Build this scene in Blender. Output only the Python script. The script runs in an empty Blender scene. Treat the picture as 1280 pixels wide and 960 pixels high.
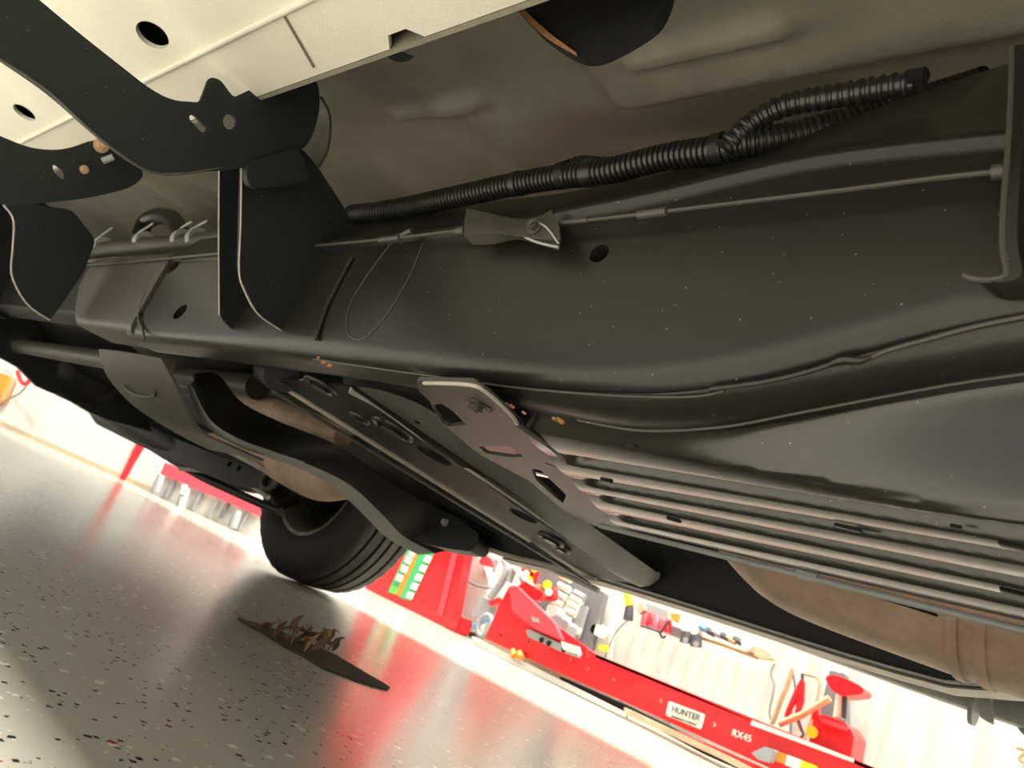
import bpy, bmesh, math, random
import numpy as np
from mathutils import Vector, Matrix
random.seed(7)
SC = bpy.context.scene
COL = SC.collection
# ------------------------------------------------------------------ camera
PITCH, ROLL, YAW, FPX, CH = math.radians(15.0), math.radians(22.9155), math.radians(46.6336), 960.0, 0.22
CAM = np.array([0, 0, CH])
fw = np.array([-math.sin(YAW)*math.cos(PITCH), math.cos(YAW)*math.cos(PITCH), math.sin(PITCH)])
rt = np.array([math.cos(YAW), math.sin(YAW), 0.0]); up = np.cross(rt, fw)
r2 = math.cos(ROLL)*rt + math.sin(ROLL)*up
u2 = -math.sin(ROLL)*rt + math.cos(ROLL)*up
cd = bpy.data.cameras.new('camera'); cam = bpy.data.objects.new('camera', cd); COL.objects.link(cam)
cam.matrix_world = Matrix(((r2[0], u2[0], -fw[0], 0), (r2[1], u2[1], -fw[1], 0), (r2[2], u2[2], -fw[2], CH), (0, 0, 0, 1)))
cd.sensor_width = 36.0; cd.lens = 36.0*FPX/1280.0; cd.clip_start = 0.01; cd.clip_end = 200
cd.dof.use_dof = True; cd.dof.focus_distance = 0.85; cd.dof.aperture_fstop = 9.0
SC.camera = cam
# ------------------------------------------------------------------ world, lights, exposure
SC.view_settings.view_transform = 'Standard'; SC.view_settings.look = 'None'
SC.view_settings.gamma = 1.0; SC.view_settings.use_curve_mapping = False
SC.view_settings.exposure = 1.25
W = bpy.data.worlds.new('world'); SC.world = W; W.use_nodes = True
W.node_tree.nodes['Background'].inputs[0].default_value = (1.0, 0.97, 0.91, 1)
W.node_tree.nodes['Background'].inputs[1].default_value = .38
def area(name, loc, sx, sy, power, col=(1, .96, .88)):
    l = bpy.data.lights.new(name, 'AREA'); l.shape = 'RECTANGLE'; l.size = sx; l.size_y = sy
    l.energy = power; l.color = col
    o = bpy.data.objects.new(name, l); o.location = loc; COL.objects.link(o); return o
area('added_overhead_light', (-3.2, 2.40, 3.6), 9.0, 0.5, 470)  # added area light with no visible fixture, brightens the wall and far floor
area('added_overhead_light', (-2.0, -1.6, 3.6), 7.0, 0.5, 420)  # second added, unseen light on the near side, lifts the floor bounce

# ------------------------------------------------------------------ pixel -> real plane helpers (used as a surveying tool)
def ray(x, y):
    return r2*((x-640)/FPX) + u2*(-(y-480)/FPX) + fw
def Yp(x, y, Y): d = ray(x, y); return Vector(CAM + d*(Y/d[1]))
def Zp(x, y, Z): d = ray(x, y); return Vector(CAM + d*((Z-CH)/d[2]))
def Xp(x, y, X): d = ray(x, y); return Vector(CAM + d*(X/d[0]))

# ------------------------------------------------------------------ materials
MATS = {}
def mat(name, col, rough=0.5, metal=0.0, spec=0.5, var=0.0, vscale=8.0, col2=None, specks=0.0, speck_col=(.34, .33, .28),
        speck_scale=120.0, bump=0.0, bscale=200.0, rvar=0.0, coat=0.0):
    m = bpy.data.materials.new(name); m.use_nodes = True; nt = m.node_tree; N = nt.nodes; L = nt.links
    b = N['Principled BSDF']
    b.inputs['Base Color'].default_value = (*col, 1); b.inputs['Roughness'].default_value = rough
    b.inputs['Metallic'].default_value = metal; b.inputs['Specular IOR Level'].default_value = spec
    b.inputs['Coat Weight'].default_value = coat
    tc = N.new('ShaderNodeTexCoord'); geo = N.new('ShaderNodeNewGeometry'); src = geo.outputs['Position']
    out = None
    if var > 0:
        n = N.new('ShaderNodeTexNoise'); n.inputs['Scale'].default_value = vscale; n.inputs['Detail'].default_value = 6
        n.inputs['Roughness'].default_value = .65
        L.new(src, n.inputs['Vector'])
        r = N.new('ShaderNodeMapRange'); r.inputs[1].default_value = .5-.22/max(var, .01)*var; r.inputs[2].default_value = .72
        L.new(n.outputs[0], r.inputs[0])
        mx = N.new('ShaderNodeMix'); mx.data_type = 'RGBA'
        c2 = col2 if col2 else tuple(c*(1-var) for c in col)
        mx.inputs[6].default_value = (*col, 1); mx.inputs[7].default_value = (*c2, 1)
        L.new(r.outputs[0], mx.inputs[0]); out = mx.outputs[2]
        if rvar > 0:
            rr = N.new('ShaderNodeMapRange'); rr.inputs[3].default_value = rough-rvar; rr.inputs[4].default_value = rough+rvar
            L.new(n.outputs[0], rr.inputs[0]); L.new(rr.outputs[0], b.inputs['Roughness'])
    if specks > 0:
        v = N.new('ShaderNodeTexVoronoi'); v.inputs['Scale'].default_value = speck_scale; L.new(src, v.inputs['Vector'])
        v.inputs['Randomness'].default_value = 1
        sep = N.new('ShaderNodeSeparateColor'); L.new(v.outputs['Color'], sep.inputs[0])
        a = N.new('ShaderNodeMath'); a.operation = 'LESS_THAN'; a.inputs[1].default_value = specks; L.new(sep.outputs[0], a.inputs[0])
        sz = N.new('ShaderNodeMath'); sz.operation = 'MULTIPLY'; sz.inputs[1].default_value = .17; L.new(sep.outputs[1], sz.inputs[0])
        d = N.new('ShaderNodeMath'); d.operation = 'LESS_THAN'; L.new(v.outputs['Distance'], d.inputs[0]); L.new(sz.outputs[0], d.inputs[1])
        mu = N.new('ShaderNodeMath'); mu.operation = 'MULTIPLY'; L.new(a.outputs[0], mu.inputs[0]); L.new(d.outputs[0], mu.inputs[1])
        mx2 = N.new('ShaderNodeMix'); mx2.data_type = 'RGBA'
        L.new(mu.outputs[0], mx2.inputs[0])
        if out: L.new(out, mx2.inputs[6])
        else: mx2.inputs[6].default_value = (*col, 1)
        mx2.inputs[7].default_value = (*speck_col, 1); out = mx2.outputs[2]
    if out: L.new(out, b.inputs['Base Color'])
    if bump > 0:
        n2 = N.new('ShaderNodeTexNoise'); n2.inputs['Scale'].default_value = bscale; n2.inputs['Detail'].default_value = 3
        L.new(src, n2.inputs['Vector'])
        bp = N.new('ShaderNodeBump'); bp.inputs['Strength'].default_value = bump; bp.inputs['Distance'].default_value = .002
        L.new(n2.outputs[0], bp.inputs['Height']); L.new(bp.outputs[0], b.inputs['Normal'])
    MATS[name] = m; return m
black = mat('black_frame_paint', (.012, .012, .011), .34, spec=.5, var=.5, vscale=5, col2=(.020, .0195, .017), specks=.06, speck_scale=260, bump=.035, bscale=160)
plateblack = mat('satin_black_steel', (.014, .014, .013), .22, spec=.9, var=.5, vscale=9, col2=(.020, .019, .017), specks=.09, speck_scale=260, bump=.03, bscale=120)
dusty = mat('dusty_black_steel', (.058, .056, .048), .45, var=.6, vscale=7, col2=(.066, .061, .050), specks=.04, speck_scale=240, bump=.2)
darkplate = mat('dark_bracket_paint', (.014, .017, .020), .62, spec=.3, var=.4, vscale=6, col2=(.019, .022, .024), specks=.012, speck_scale=300)
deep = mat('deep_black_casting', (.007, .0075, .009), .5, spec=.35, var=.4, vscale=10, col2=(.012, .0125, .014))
greybar = mat('grey_coated_steel', (.42, .43, .41), .42, spec=.5, var=.3, vscale=12, bump=.1)
edge = mat('worn_bare_edge', (.58, .53, .46), .5, var=.4, vscale=20)
sillmat = mat('cream_primer_steel', (.74, .71, .62), .42, var=.35, vscale=4, col2=(.62, .60, .52), specks=.05, speck_col=(.12, .10, .08), speck_scale=45, bump=.15, bscale=300)
panmat = mat('underbody_primer', (.30, .28, .22), .48, spec=.5, var=.6, vscale=3.2, col2=(.15, .14, .105), bump=.25, bscale=260)
rustcat = mat('rusted_exhaust_steel', (.70, .50, .375), .55, metal=.05, var=.5, vscale=11, col2=(.36, .25, .19), bump=.3, bscale=90)
rust = mat('orange_rust', (.42, .17, .05), .8, var=.5, vscale=160, col2=(.2, .1, .05), bump=.5)
plastic = mat('black_ribbed_plastic', (.012, .012, .011), .36, spec=.6)
rubber = mat('tyre_rubber', (.042, .041, .040), .6, spec=.3, var=.3, vscale=30, bump=.2)
rimmat = mat('painted_steel_rim', (.42, .38, .29), .4, metal=.4, var=.5, vscale=20)
alu = mat('bare_aluminium', (.6, .59, .56), .35, metal=.8)
screw = mat('yellow_zinc_bolt', (.62, .42, .24), .45, metal=.4)
red = mat('red_machine_paint', (.74, .012, .020), .35, spec=.5, coat=.3)
redlite = mat('faded_red_paint', (.80, .06, .08), .45)
pink = mat('pinkish_red_plastic', (.85, .09, .13), .4)
white = mat('white_wall_steel', (.66, .66, .60), .5, var=.15, vscale=3)
whiteb = mat('white_board', (.66, .655, .60), .5)
cream = mat('cream_trim', (.62, .50, .33), .5, var=.3, vscale=12)
greyp = mat('grey_pegboard', (.17, .17, .18), .5)
greym = mat('mid_grey_plastic', (.32, .33, .34), .5)
green = mat('green_decal', (.05, .48, .18), .45)
lime = mat('lime_decal', (.12, .62, .10), .45)
orange = mat('orange_plastic', (.85, .28, .03), .45)
yellow = mat('yellow_plastic', (.90, .68, .02), .45)
blue = mat('blue_hose', (.10, .30, .55), .45)
wood = mat('pale_wood', (.55, .40, .22), .6, var=.3, vscale=20)
inkm = mat('dark_print', (.05, .05, .06), .6)
milk = mat('white_print', (.80, .82, .70), .5)
leafm = mat('dry_brown_leaf', (.17, .095, .045), .75, var=.6, vscale=50, col2=(.10, .06, .03))
leafo = mat('dry_tan_leaf', (.36, .22, .10), .7, var=.5, vscale=60, col2=(.28, .15, .06))
dirt = mat('damp_dirt', (.10, .088, .066), .95, spec=.1, var=.7, vscale=45, col2=(.028, .022, .016), bump=.6, bscale=120)

# ------------------------------------------------------------------ builders
WO = {}
def tagit(o, label=None, cat=None, group=None, kind=None):
    if label: o['label'] = label
    if cat: o['category'] = cat
    if group: o['group'] = group
    if kind: o['kind'] = kind
    return o
def empty(name, loc, label, cat, group=None):
    o = bpy.data.objects.new(name, None); o.location = loc; COL.objects.link(o); o.empty_display_size = .05
    WO[o.name] = Vector(loc); return tagit(o, label, cat, group)
def mk(name, verts, faces, m, parent=None, smooth=False, auto=None, recalc=True, origin=None):
    vs = [Vector(v) for v in verts]
    if origin is None:
        lo = Vector([min(v[i] for v in vs) for i in range(3)]); hi = Vector([max(v[i] for v in vs) for i in range(3)])
        c = (lo+hi)/2
        if parent is None: c.z = lo.z
    else: c = Vector(origin)
    me = bpy.data.meshes.new(name); me.from_pydata([v-c for v in vs], [], faces); me.update()
    if recalc:
        bm = bmesh.new(); bm.from_mesh(me); bmesh.ops.recalc_face_normals(bm, faces=bm.faces); bm.to_mesh(me); bm.free()
    me.materials.append(m)
    if smooth or auto:
        me.polygons.foreach_set('use_smooth', [True]*len(me.polygons))
        if auto is not None: me.set_sharp_from_angle(angle=math.radians(auto))
    o = bpy.data.objects.new(name, me); COL.objects.link(o); WO[o.name] = c
    if parent is not None:
        o.parent = parent; o.location = c-WO[parent.name]
    else: o.location = c
    return o
class G:
    def __init__(s): s.v = []; s.f = []
    def add(s, v, f):
        n = len(s.v); s.v += [Vector(a) for a in v]; s.f += [tuple(i+n for i in q) for q in f]; return s
    def mk(s, name, m, parent=None, **k): return mk(name, s.v, s.f, m, parent, **k)
def boxg(c, s, R=None, bev=0.0):
    bm = bmesh.new(); bmesh.ops.create_cube(bm, size=1)
    for v in bm.verts: v.co = Vector((v.co.x*s[0], v.co.y*s[1], v.co.z*s[2]))
    if bev > 0: bmesh.ops.bevel(bm, geom=bm.edges[:], offset=bev, segments=2, affect='EDGES')
    bm.verts.index_update()
    vs = [(R @ v.co if R is not None else v.co.copy())+Vector(c) for v in bm.verts]
    fs = [[v.index for v in f.verts] for f in bm.faces]; bm.free(); return vs, fs
def frames(pts):
    pts = [Vector(p) for p in pts]; n = len(pts); T = []
    for i in range(n):
        a = pts[max(i-1, 0)]; b = pts[min(i+1, n-1)]; T.append((b-a).normalized())
    ref = Vector((0, 0, 1)) if abs(T[0].z) < .9 else Vector((1, 0, 0))
    u = T[0].cross(ref).normalized(); out = []
    for i in range(n):
        u = (u - T[i]*u.dot(T[i])).normalized(); out.append((pts[i], u, T[i].cross(u)))
    return out
def tubeg(pts, r, seg=10, cap=True):
    fr = frames(pts); n = len(fr); rs = r if isinstance(r, (list, tuple)) else [r]*n
    v = []; f = []
    for i, (p, a, b) in enumerate(fr):
        for k in range(seg):
            t = 2*math.pi*k/seg; v.append(p+(a*math.cos(t)+b*math.sin(t))*rs[i])
    for i in range(n-1):
        for k in range(seg):
            f.append((i*seg+k, i*seg+(k+1) % seg, (i+1)*seg+(k+1) % seg, (i+1)*seg+k))
    if cap: f.append(tuple(range(seg))); f.append(tuple((n-1)*seg+k for k in reversed(range(seg))))
    return v, f
def tube(name, pts, r, m, parent=None, seg=10, **k):
    v, f = tubeg(pts, r, seg); return mk(name, v, f, m, parent, auto=40, **k)
def smoothpath(pts, n):
    P = [Vector(p) for p in pts]; out = []; m = len(P)-1
    for i in range(n):
        t = i/(n-1)*m; k = min(int(t), m-1); u = t-k
        p0 = P[max(k-1, 0)]; p1 = P[k]; p2 = P[k+1]; p3 = P[min(k+2, m)]
        out.append(.5*((2*p1)+(p2-p0)*u+(2*p0-5*p1+4*p2-p3)*u*u+(3*p1-p0-3*p2+p3)*u**3))
    return out
def cylg(a, b, r, seg=16, r2_=None): return tubeg([a, b], [r, r if r2_ is None else r2_], seg)
def ell(c, u, v, n=20): return [Vector(c)+Vector(u)*math.cos(2*math.pi*i/n)+Vector(v)*math.sin(2*math.pi*i/n) for i in range(n)]
def slotpts(c, u, v, n=8):
    """stadium hole: half length vector u, half width vector v"""
    c = Vector(c); u = Vector(u); v = Vector(v); w = v.length; d = u.normalized()*w; o = []
    for i in range(n+1):
        t = -math.pi/2+math.pi*i/n; o.append(c+(u-d)+d*math.cos(t)+v*math.sin(t))
    for i in range(n+1):
        t = math.pi/2+math.pi*i/n; o.append(c-(u-d)+d*math.cos(t)+v*math.sin(t))
    return o
def plateg(outer, holes, ext, bev=0):
    """flat plate: outer loop + holes (3-D, coplanar), extruded by vector ext"""
    bm = bmesh.new(); es = []
    for loop in [outer]+list(holes):
        vs = [bm.verts.new(Vector(p)) for p in loop]
        es += [bm.edges.new((vs[i], vs[(i+1) % len(vs)])) for i in range(len(vs))]
    bmesh.ops.triangle_fill(bm, use_beauty=True, use_dissolve=False, edges=es)
    fs = bm.faces[:]
    r = bmesh.ops.extrude_face_region(bm, geom=fs)
    for g in r['geom']:
        if isinstance(g, bmesh.types.BMVert): g.co += Vector(ext)
    bmesh.ops.recalc_face_normals(bm, faces=bm.faces)
    bm.verts.index_update()
    vs = [v.co.copy() for v in bm.verts]; f = [[v.index for v in q.verts] for q in bm.faces]; bm.free(); return vs, f
def plate(name, outer, holes, ext, m, parent=None, **k):
    v, f = plateg(outer, holes, ext); return mk(name, v, f, m, parent, **k)
def rnd(pts, r=.02, n=5):
    """round polygon corners"""
    P = [Vector(p) for p in pts]; out = []; m = len(P)
    for i in range(m):
        a, b, c = P[i-1], P[i], P[(i+1) % m]
        d1 = min(r, (a-b).length*.45); d2 = min(r, (c-b).length*.45)
        s = b+(a-b).normalized()*d1; e = b+(c-b).normalized()*d2
        for k in range(n+1):
            t = k/n; out.append(s*(1-t)**2+b*2*t*(1-t)+e*t*t)
    return out
def curve_xz(px, Y):
    """pixel polyline surveyed on the plane y=Y -> function X -> z (sorted by X)"""
    w = [Yp(x, y, Y) for x, y in px]; xs = [a.x for a in w]; zs = [a.z for a in w]
    return lambda X: float(np.interp(X, xs, zs))
def lerp(a, b, t): return a+(b-a)*t
def smooth_vals(vals, k=3):
    v = np.array(vals); pad = np.pad(v, k, mode='edge'); return np.convolve(pad, np.ones(2*k+1)/(2*k+1), 'valid')
def strip(name, rows, thick, m, parent=None, auto=35, **k):
    """loft of rows (same count) solidified"""
    bm = bmesh.new(); R = [[bm.verts.new(Vector(p)) for p in row] for row in rows]
    for i in range(len(R)-1):
        for j in range(len(R[0])-1): bm.faces.new((R[i][j], R[i][j+1], R[i+1][j+1], R[i+1][j]))
    bmesh.ops.recalc_face_normals(bm, faces=bm.faces)
    if thick:
        bm.normal_update(); src = list(bm.verts); fs0 = list(bm.faces); dup = {}
        for q in src: dup[q] = bm.verts.new(q.co-q.normal*thick)
        eds = [e for e in bm.edges if len(e.link_faces) == 1]
        for q in fs0: bm.faces.new([dup[a_] for a_ in reversed(q.verts)])
        for e in eds:
            a_, b_ = e.verts; bm.faces.new((a_, b_, dup[b_], dup[a_]))
        bmesh.ops.recalc_face_normals(bm, faces=bm.faces)
    v = [a.co.copy() for a in bm.verts]; f = [[a.index for a in q.verts] for q in bm.faces]; bm.free()
    return mk(name, v, f, m, parent, auto=auto, **k)
def boolean_cut(o, cutters):
    """cut real holes through/into a closed mesh, then bake"""
    for c in cutters:
        md = o.modifiers.new('cut', 'BOOLEAN'); md.operation = 'DIFFERENCE'; md.object = c; md.solver = 'EXACT'
    dg = bpy.context.evaluated_depsgraph_get(); dg.update()
    me = bpy.data.meshes.new_from_object(o.evaluated_get(dg)); old = o.data; o.modifiers.clear(); o.data = me
    me.name = old.name
    for c in cutters: bpy.data.objects.remove(c)
def cutter(v, f): return mk('cutter', v, f, black)
def bolt(name, p, n, r, parent, m, h=.008):
    """hex bolt head with washer and shank, seat p, pointing along n"""
    p = Vector(p); n = Vector(n).normalized(); g = G()
    g.add(*cylg(p, p+n*h*.25, r*1.5, 18)); g.add(*cylg(p+n*h*.25, p+n*h, r, 6)); g.add(*cylg(p+n*h, p+n*h*1.25, r*.55, 12))
    return g.mk(name, m, parent, auto=30)

# ================================================================== SETTING
# floor
S = 14.0
def floor_material():
    m = bpy.data.materials.new('flake_epoxy_floor'); m.use_nodes = True; nt = m.node_tree; N = nt.nodes; L = nt.links
    b = N['Principled BSDF']; geo = N.new('ShaderNodeNewGeometry'); P = geo.outputs['Position']
    n = N.new('ShaderNodeTexNoise'); n.inputs['Scale'].default_value = 2.2; n.inputs['Detail'].default_value = 5; L.new(P, n.inputs['Vector'])
    base = N.new('ShaderNodeMix'); base.data_type = 'RGBA'; base.inputs[6].default_value = (.52, .50, .42, 1); base.inputs[7].default_value = (.43, .415, .35, 1)
    L.new(n.outputs[0], base.inputs[0]); cur = base.outputs[2]
    # warp
    w = N.new('ShaderNodeTexNoise'); w.inputs['Scale'].default_value = 90; L.new(P, w.inputs['Vector'])
    wv = N.new('ShaderNodeVectorMath'); wv.operation = 'SCALE'; wv.inputs['Scale'].default_value = .006; L.new(w.outputs['Color'], wv.inputs[0])
    ad = N.new('ShaderNodeVectorMath'); ad.operation = 'ADD'; L.new(P, ad.inputs[0]); L.new(wv.outputs[0], ad.inputs[1])
    for (sc, th, col, off) in ((120, .17, (.72, .68, .54), 0), (125, .12, (.015, .015, .018), 3.3), (120, .10, (.26, .025, .03), 7.7), (75, .07, (.74, .71, .58), 11.1),
                               (70, .03, (.02, .02, .022), 17.9), (65, .02, (.36, .02, .03), 23.9)):
        o = N.new('ShaderNodeVectorMath'); o.operation = 'ADD'; o.inputs[1].default_value = (off, off*1.7, 0); L.new(ad.outputs[0], o.inputs[0])
        mp = N.new('ShaderNodeVectorMath'); mp.operation = 'MULTIPLY'; mp.inputs[1].default_value = (1, 1, 0); L.new(o.outputs[0], mp.inputs[0])
        v = N.new('ShaderNodeTexVoronoi'); v.inputs['Scale'].default_value = sc; v.distance = 'CHEBYCHEV' if off in (3.3, 11.1) else 'MANHATTAN'
        L.new(mp.outputs[0], v.inputs['Vector'])
        sp = N.new('ShaderNodeSeparateColor'); L.new(v.outputs['Color'], sp.inputs[0])
        a = N.new('ShaderNodeMath'); a.operation = 'LESS_THAN'; a.inputs[1].default_value = th; L.new(sp.outputs[0], a.inputs[0])
        s = N.new('ShaderNodeMapRange'); s.inputs[3].default_value = .14; s.inputs[4].default_value = .38; L.new(sp.outputs[1], s.inputs[0])
        d = N.new('ShaderNodeMath'); d.operation = 'LESS_THAN'; L.new(v.outputs['Distance'], d.inputs[0]); L.new(s.outputs[0], d.inputs[1])
        mu = N.new('ShaderNodeMath'); mu.operation = 'MULTIPLY'; L.new(a.outputs[0], mu.inputs[0]); L.new(d.outputs[0], mu.inputs[1])
        mx = N.new('ShaderNodeMix'); mx.data_type = 'RGBA'; L.new(mu.outputs[0], mx.inputs[0]); L.new(cur, mx.inputs[6]); mx.inputs[7].default_value = (*col, 1)
        cur = mx.outputs[2]
    L.new(cur, b.inputs['Base Color'])
    b.inputs['Coat Weight'].default_value = .5; b.inputs['Coat Roughness'].default_value = .18; b.inputs['Roughness'].default_value = .25; b.inputs['Specular IOR Level'].default_value = .5
    n3 = N.new('ShaderNodeTexNoise'); n3.inputs['Scale'].default_value = 150; n3.inputs['Detail'].default_value = 2; L.new(P, n3.inputs['Vector'])
    bp = N.new('ShaderNodeBump'); bp.inputs['Strength'].default_value = .30; bp.inputs['Distance'].default_value = .0004
    L.new(n3.outputs[0], bp.inputs['Height']); L.new(bp.outputs[0], b.inputs['Normal'])
    return m
fmat = floor_material()
mk('floor', [(-S, -6, 0), (6, -6, 0), (6, 6, 0), (-S, 6, 0), (-S, -6, -.1), (6, -6, -.1), (6, 6, -.1), (-S, 6, -.1)],
   [(0, 1, 2, 3), (7, 6, 5, 4), (0, 4, 5, 1), (1, 5, 6, 2), (2, 6, 7, 3), (3, 7, 4, 0)], fmat)['kind'] = 'structure'
# back wall: corrugated white steel sheet
WY = 3.25
prof = []; x = -3.15
while x < 4.0:
    prof += [(x, 0), (x+.10, 0), (x+.112, -.018), (x+.138, -.018)]; x += .15
vs = []; fs = []
for (a, d) in prof: vs += [(a, WY+d, 0.0), (a, WY+d, 3.4)]
for i in range(len(prof)-1): fs.append((2*i, 2*i+2, 2*i+3, 2*i+1))
n0 = len(vs); vs += [(prof[-1][0], WY+.1, 0), (prof[-1][0], WY+.1, 3.4), (-3.15, WY+.1, 0), (-3.15, WY+.1, 3.4)]
fs += [(n0-2, n0, n0+1, n0-1), (n0, n0+2, n0+3, n0+1), (n0+2, 0, 1, n0+3)]
mk('wall_back', vs, fs, white)['kind'] = 'structure'
mk('baseboard_back', *boxg((.4, WY-.03, .012), (7.1, .02, .024)), cream)['kind'] = 'structure'
# left wall: runs off at an angle
LD = Vector((-.875, -.484, 0)); LN = Vector((.484, -.875, 0)); L0 = Vector((-3.15, 3.38, 0))
LR = Matrix((( -.875, .484, 0), (-.484, -.875, 0), (0, 0, 1)))
def lw(s, n, z): return L0+LD*s+LN*n+Vector((0, 0, z))   # along the left wall, out from it, up
mk('wall_left', *boxg(lw(3.4, -.05, 1.7), (6.9, .1, 3.4), LR), whiteb)['kind'] = 'structure'
mk('baseboard_left', *boxg(lw(3.9, .012, .016), (4.6, .024, .032), LR), cream)['kind'] = 'structure'

# ================================================================== TRUCK
truck = empty('truck', (-.9, .93, 0), 'black ladder-frame truck seen from below, with ribbed plate, rusty exhaust and one visible wheel', 'truck')
T = truck
# ---- floor pan (height field)
def bumpf(x, y, cx, cy, hx, hy, soft):
    dx = max(abs(x-cx)-hx, 0)/soft; dy = max(abs(y-cy)-hy, 0)/soft; d = math.hypot(dx, dy)
    return 0 if d >= 1 else (1-d*d)**2
nx, ny = 420, 150; X0, X1, Y0, Y1 = -4.6, 1.3, .30, 2.0
BEADS = []
for (a_, b_, zz) in (((790, 82), (968, 42), .835), ((492, 168), (592, 132), .885)):
    a_, b_ = Zp(*a_, zz), Zp(*b_, zz); BEADS.append((a_.x, a_.y, b_.x, b_.y))
vs = []; fs = []
for i in range(nx+1):
    X = lerp(X0, X1, i/nx)
    for j in range(ny+1):
        Y = lerp(Y0, Y1, j/ny); z = .90
        z += -.10*max(0, (.55-Y)/.25)**1.5*.5 if Y < .55 else 0
        z += .07*bumpf(X, Y, -.62, .92, .14, .10, .22)                   # dished area
        sx_ = min(max((X+.70)/.07, 0), 1); sy_ = min(max((.645-Y)/.06, 0), 1); z -= .05*(sx_*sx_*(3-2*sx_))*(sy_*sy_*(3-2*sy_))
        for (bx0, by0, bx1, by1) in BEADS:
            tt = ((X-bx0)*(bx1-bx0)+(Y-by0)*(by1-by0))/((bx1-bx0)**2+(by1-by0)**2); tt = min(max(tt, 0), 1)
            dd_ = math.hypot(X-lerp(bx0, bx1, tt), Y-lerp(by0, by1, tt))/.026
            if dd_ < 1: z -= .020*(1-dd_*dd_)**2
        for q in (-1.7, -1.95, -2.2): z -= .03*bumpf(X, Y, q, .85, .02, .35, .06)
        z += .05*bumpf(X, Y, -1.25, .85, .12, .18, .2)
        vs.append((X, Y, z))
for i in range(nx):
    for j in range(ny):
        a = i*(ny+1)+j; fs.append((a, a+ny+1, a+ny+2, a+1))
mk('floor_pan', vs, fs, panmat, T, smooth=True)
# upper body closing shell above the pan (cab walls) so the body has thickness
g = G(); g.add(*boxg((-1.6, .93, 1.45), (6.2, 2.0, .7))); g.mk('cab_body', whiteb, T)
# ---- body sill: two flat strips with a crease, real oval holes
def Z7(x, y, z=.70): return Zp(x, y, z)
low = [(-4.8, .305), (-1.13, .305), (-1.115, .285), (-1.075, .285), (-1.06, .305), (-.70, .305), (-.685, .29), (-.655, .29), (-.64, .305), (1.2, .305)]
outer = [Vector((a, b, .70)) for a, b in low]+[Vector((1.2, .222, .70)), Vector((-4.8, .222, .70))]
so = plate('sill_panel', outer, [], (0, 0, .006), sillmat, T)
holes = []
for (px, py, du, dv) in ((191, 43, .030, .017),):
    c = Zp(px, py, .706); holes.append(c)
def upperz(y): return .700+(.222-y)*.10
hl = []
for cx, cy in ((Zp(191, 43, .706).x, Zp(191, 43, .706).y), (Zp(31, 140, .706).x, Zp(31, 140, .706).y)):
    hl.append([Vector((cx+.034*math.cos(t*math.pi/12), cy+.020*math.sin(t*math.pi/12), upperz(cy+.020*math.sin(t*math.pi/12)))) for t in range(24)])
outer = [Vector((-4.8, .222, .70)), Vector((1.2, .222, .70)), Vector((1.2, -.10, upperz(-.10))), Vector((-4.8, -.10, upperz(-.10)))]
plate('sill_panel', outer, hl, (0, 0, .006), sillmat, T)
tube('sill_crease', [(-4.8, .222, .699), (1.2, .222, .699)], .0045, sillmat, T)
g = G(); g.add(*boxg((-1.8, .309, .79), (6.0, .006, .18))); g.mk('sill_inner_wall', panmat, T)
g = G(); g.add(*boxg((-1.8, -.105, .85), (6.0, .008, .28))); g.mk('sill_outer_wall', whiteb, T)
g = G(); g.add(*boxg((-1.8, .10, .80), (6.0, .40, .01))); g.mk('sill_cover', panmat, T)
# lap seam on the sill
c1 = Zp(352, 15, .6985); c2 = Zp(392, 84, .6985)
tube('seam', [c1, c2], .0015, panmat, T, seg=6)
# ---- body-mount arms: plates in planes x = const
def armplate(X, pts, slots, r=.02):
    o = rnd([Xp(x, y, X) for x, y in pts], r)
    return o, slots
AX = -1.0
arm = [(-60, -60), (20, -25), (92, 36), (205, 125), (250, 128), (262, 96), (275, 99), (292, 122), (330, 104), (395, 88), (402, 135), (384, 190), (300, 212), (195, 217), (165, 205), (120, 170), (60, 115), (0, 75), (-80, 20)]
o1 = []
_P = [Xp(x, y, AX) for x, y in arm]
for i_, p_ in enumerate(_P):
    rr_ = .006 if 4 <= i_ <= 8 else .035; a_, c_ = _P[i_-1], _P[(i_+1) % len(_P)]
    d1 = min(rr_, (a_-p_).length*.48); d2 = min(rr_, (c_-p_).length*.48)
    s_ = p_+(a_-p_).normalized()*d1; e_ = p_+(c_-p_).normalized()*d2
    for k_ in range(7): t_ = k_/6; o1.append(s_*(1-t_)**2+p_*2*t_*(1-t_)+e_*t_*t_)
sl = [slotpts(Xp(247, 154, AX), Xp(256, 164, AX)-Xp(247, 154, AX), (Xp(250, 151, AX)-Xp(247, 154, AX))), ell(Xp(287, 152, AX), Vector((0, .008, .003)), Vector((0, -.003, .010)), 16)]
plate('mount_arm', o1, sl, (-.006, 0, 0), darkplate, T)
# rolled bright lower edge of the arm
AX2 = -1.50
arm2 = [(-60, 145), (0, 170), (40, 186), (80, 188), (122, 172), (150, 185), (184, 216), (165, 235), (110, 248), (12, 258), (-60, 240)]
o2 = rnd([Xp(x, y, AX2) for x, y in arm2], .03)
plate('mount_arm', o2, [slotpts(Xp(73, 215, AX2), Xp(80, 221, AX2)-Xp(73, 215, AX2), Vector((0, -.004, .007)))], (-.006, 0, 0), darkplate, T)
a3 = Xp(126, 182, AX2); a4 = Xp(105, 212, AX2)
bolt('bolt', a3, (1, 0, 0), .0085, T, screw, .012); bolt('bolt', a4, (1, 0, 0), .005, T, screw, .010)
s1 = Xp(127, 202, AX2); s2 = Xp(139, 197, AX2)
tube('pin', [s1+Vector((.004, 0, 0)), s2+Vector((.01, 0, 0))], .006, greybar, T)
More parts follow.
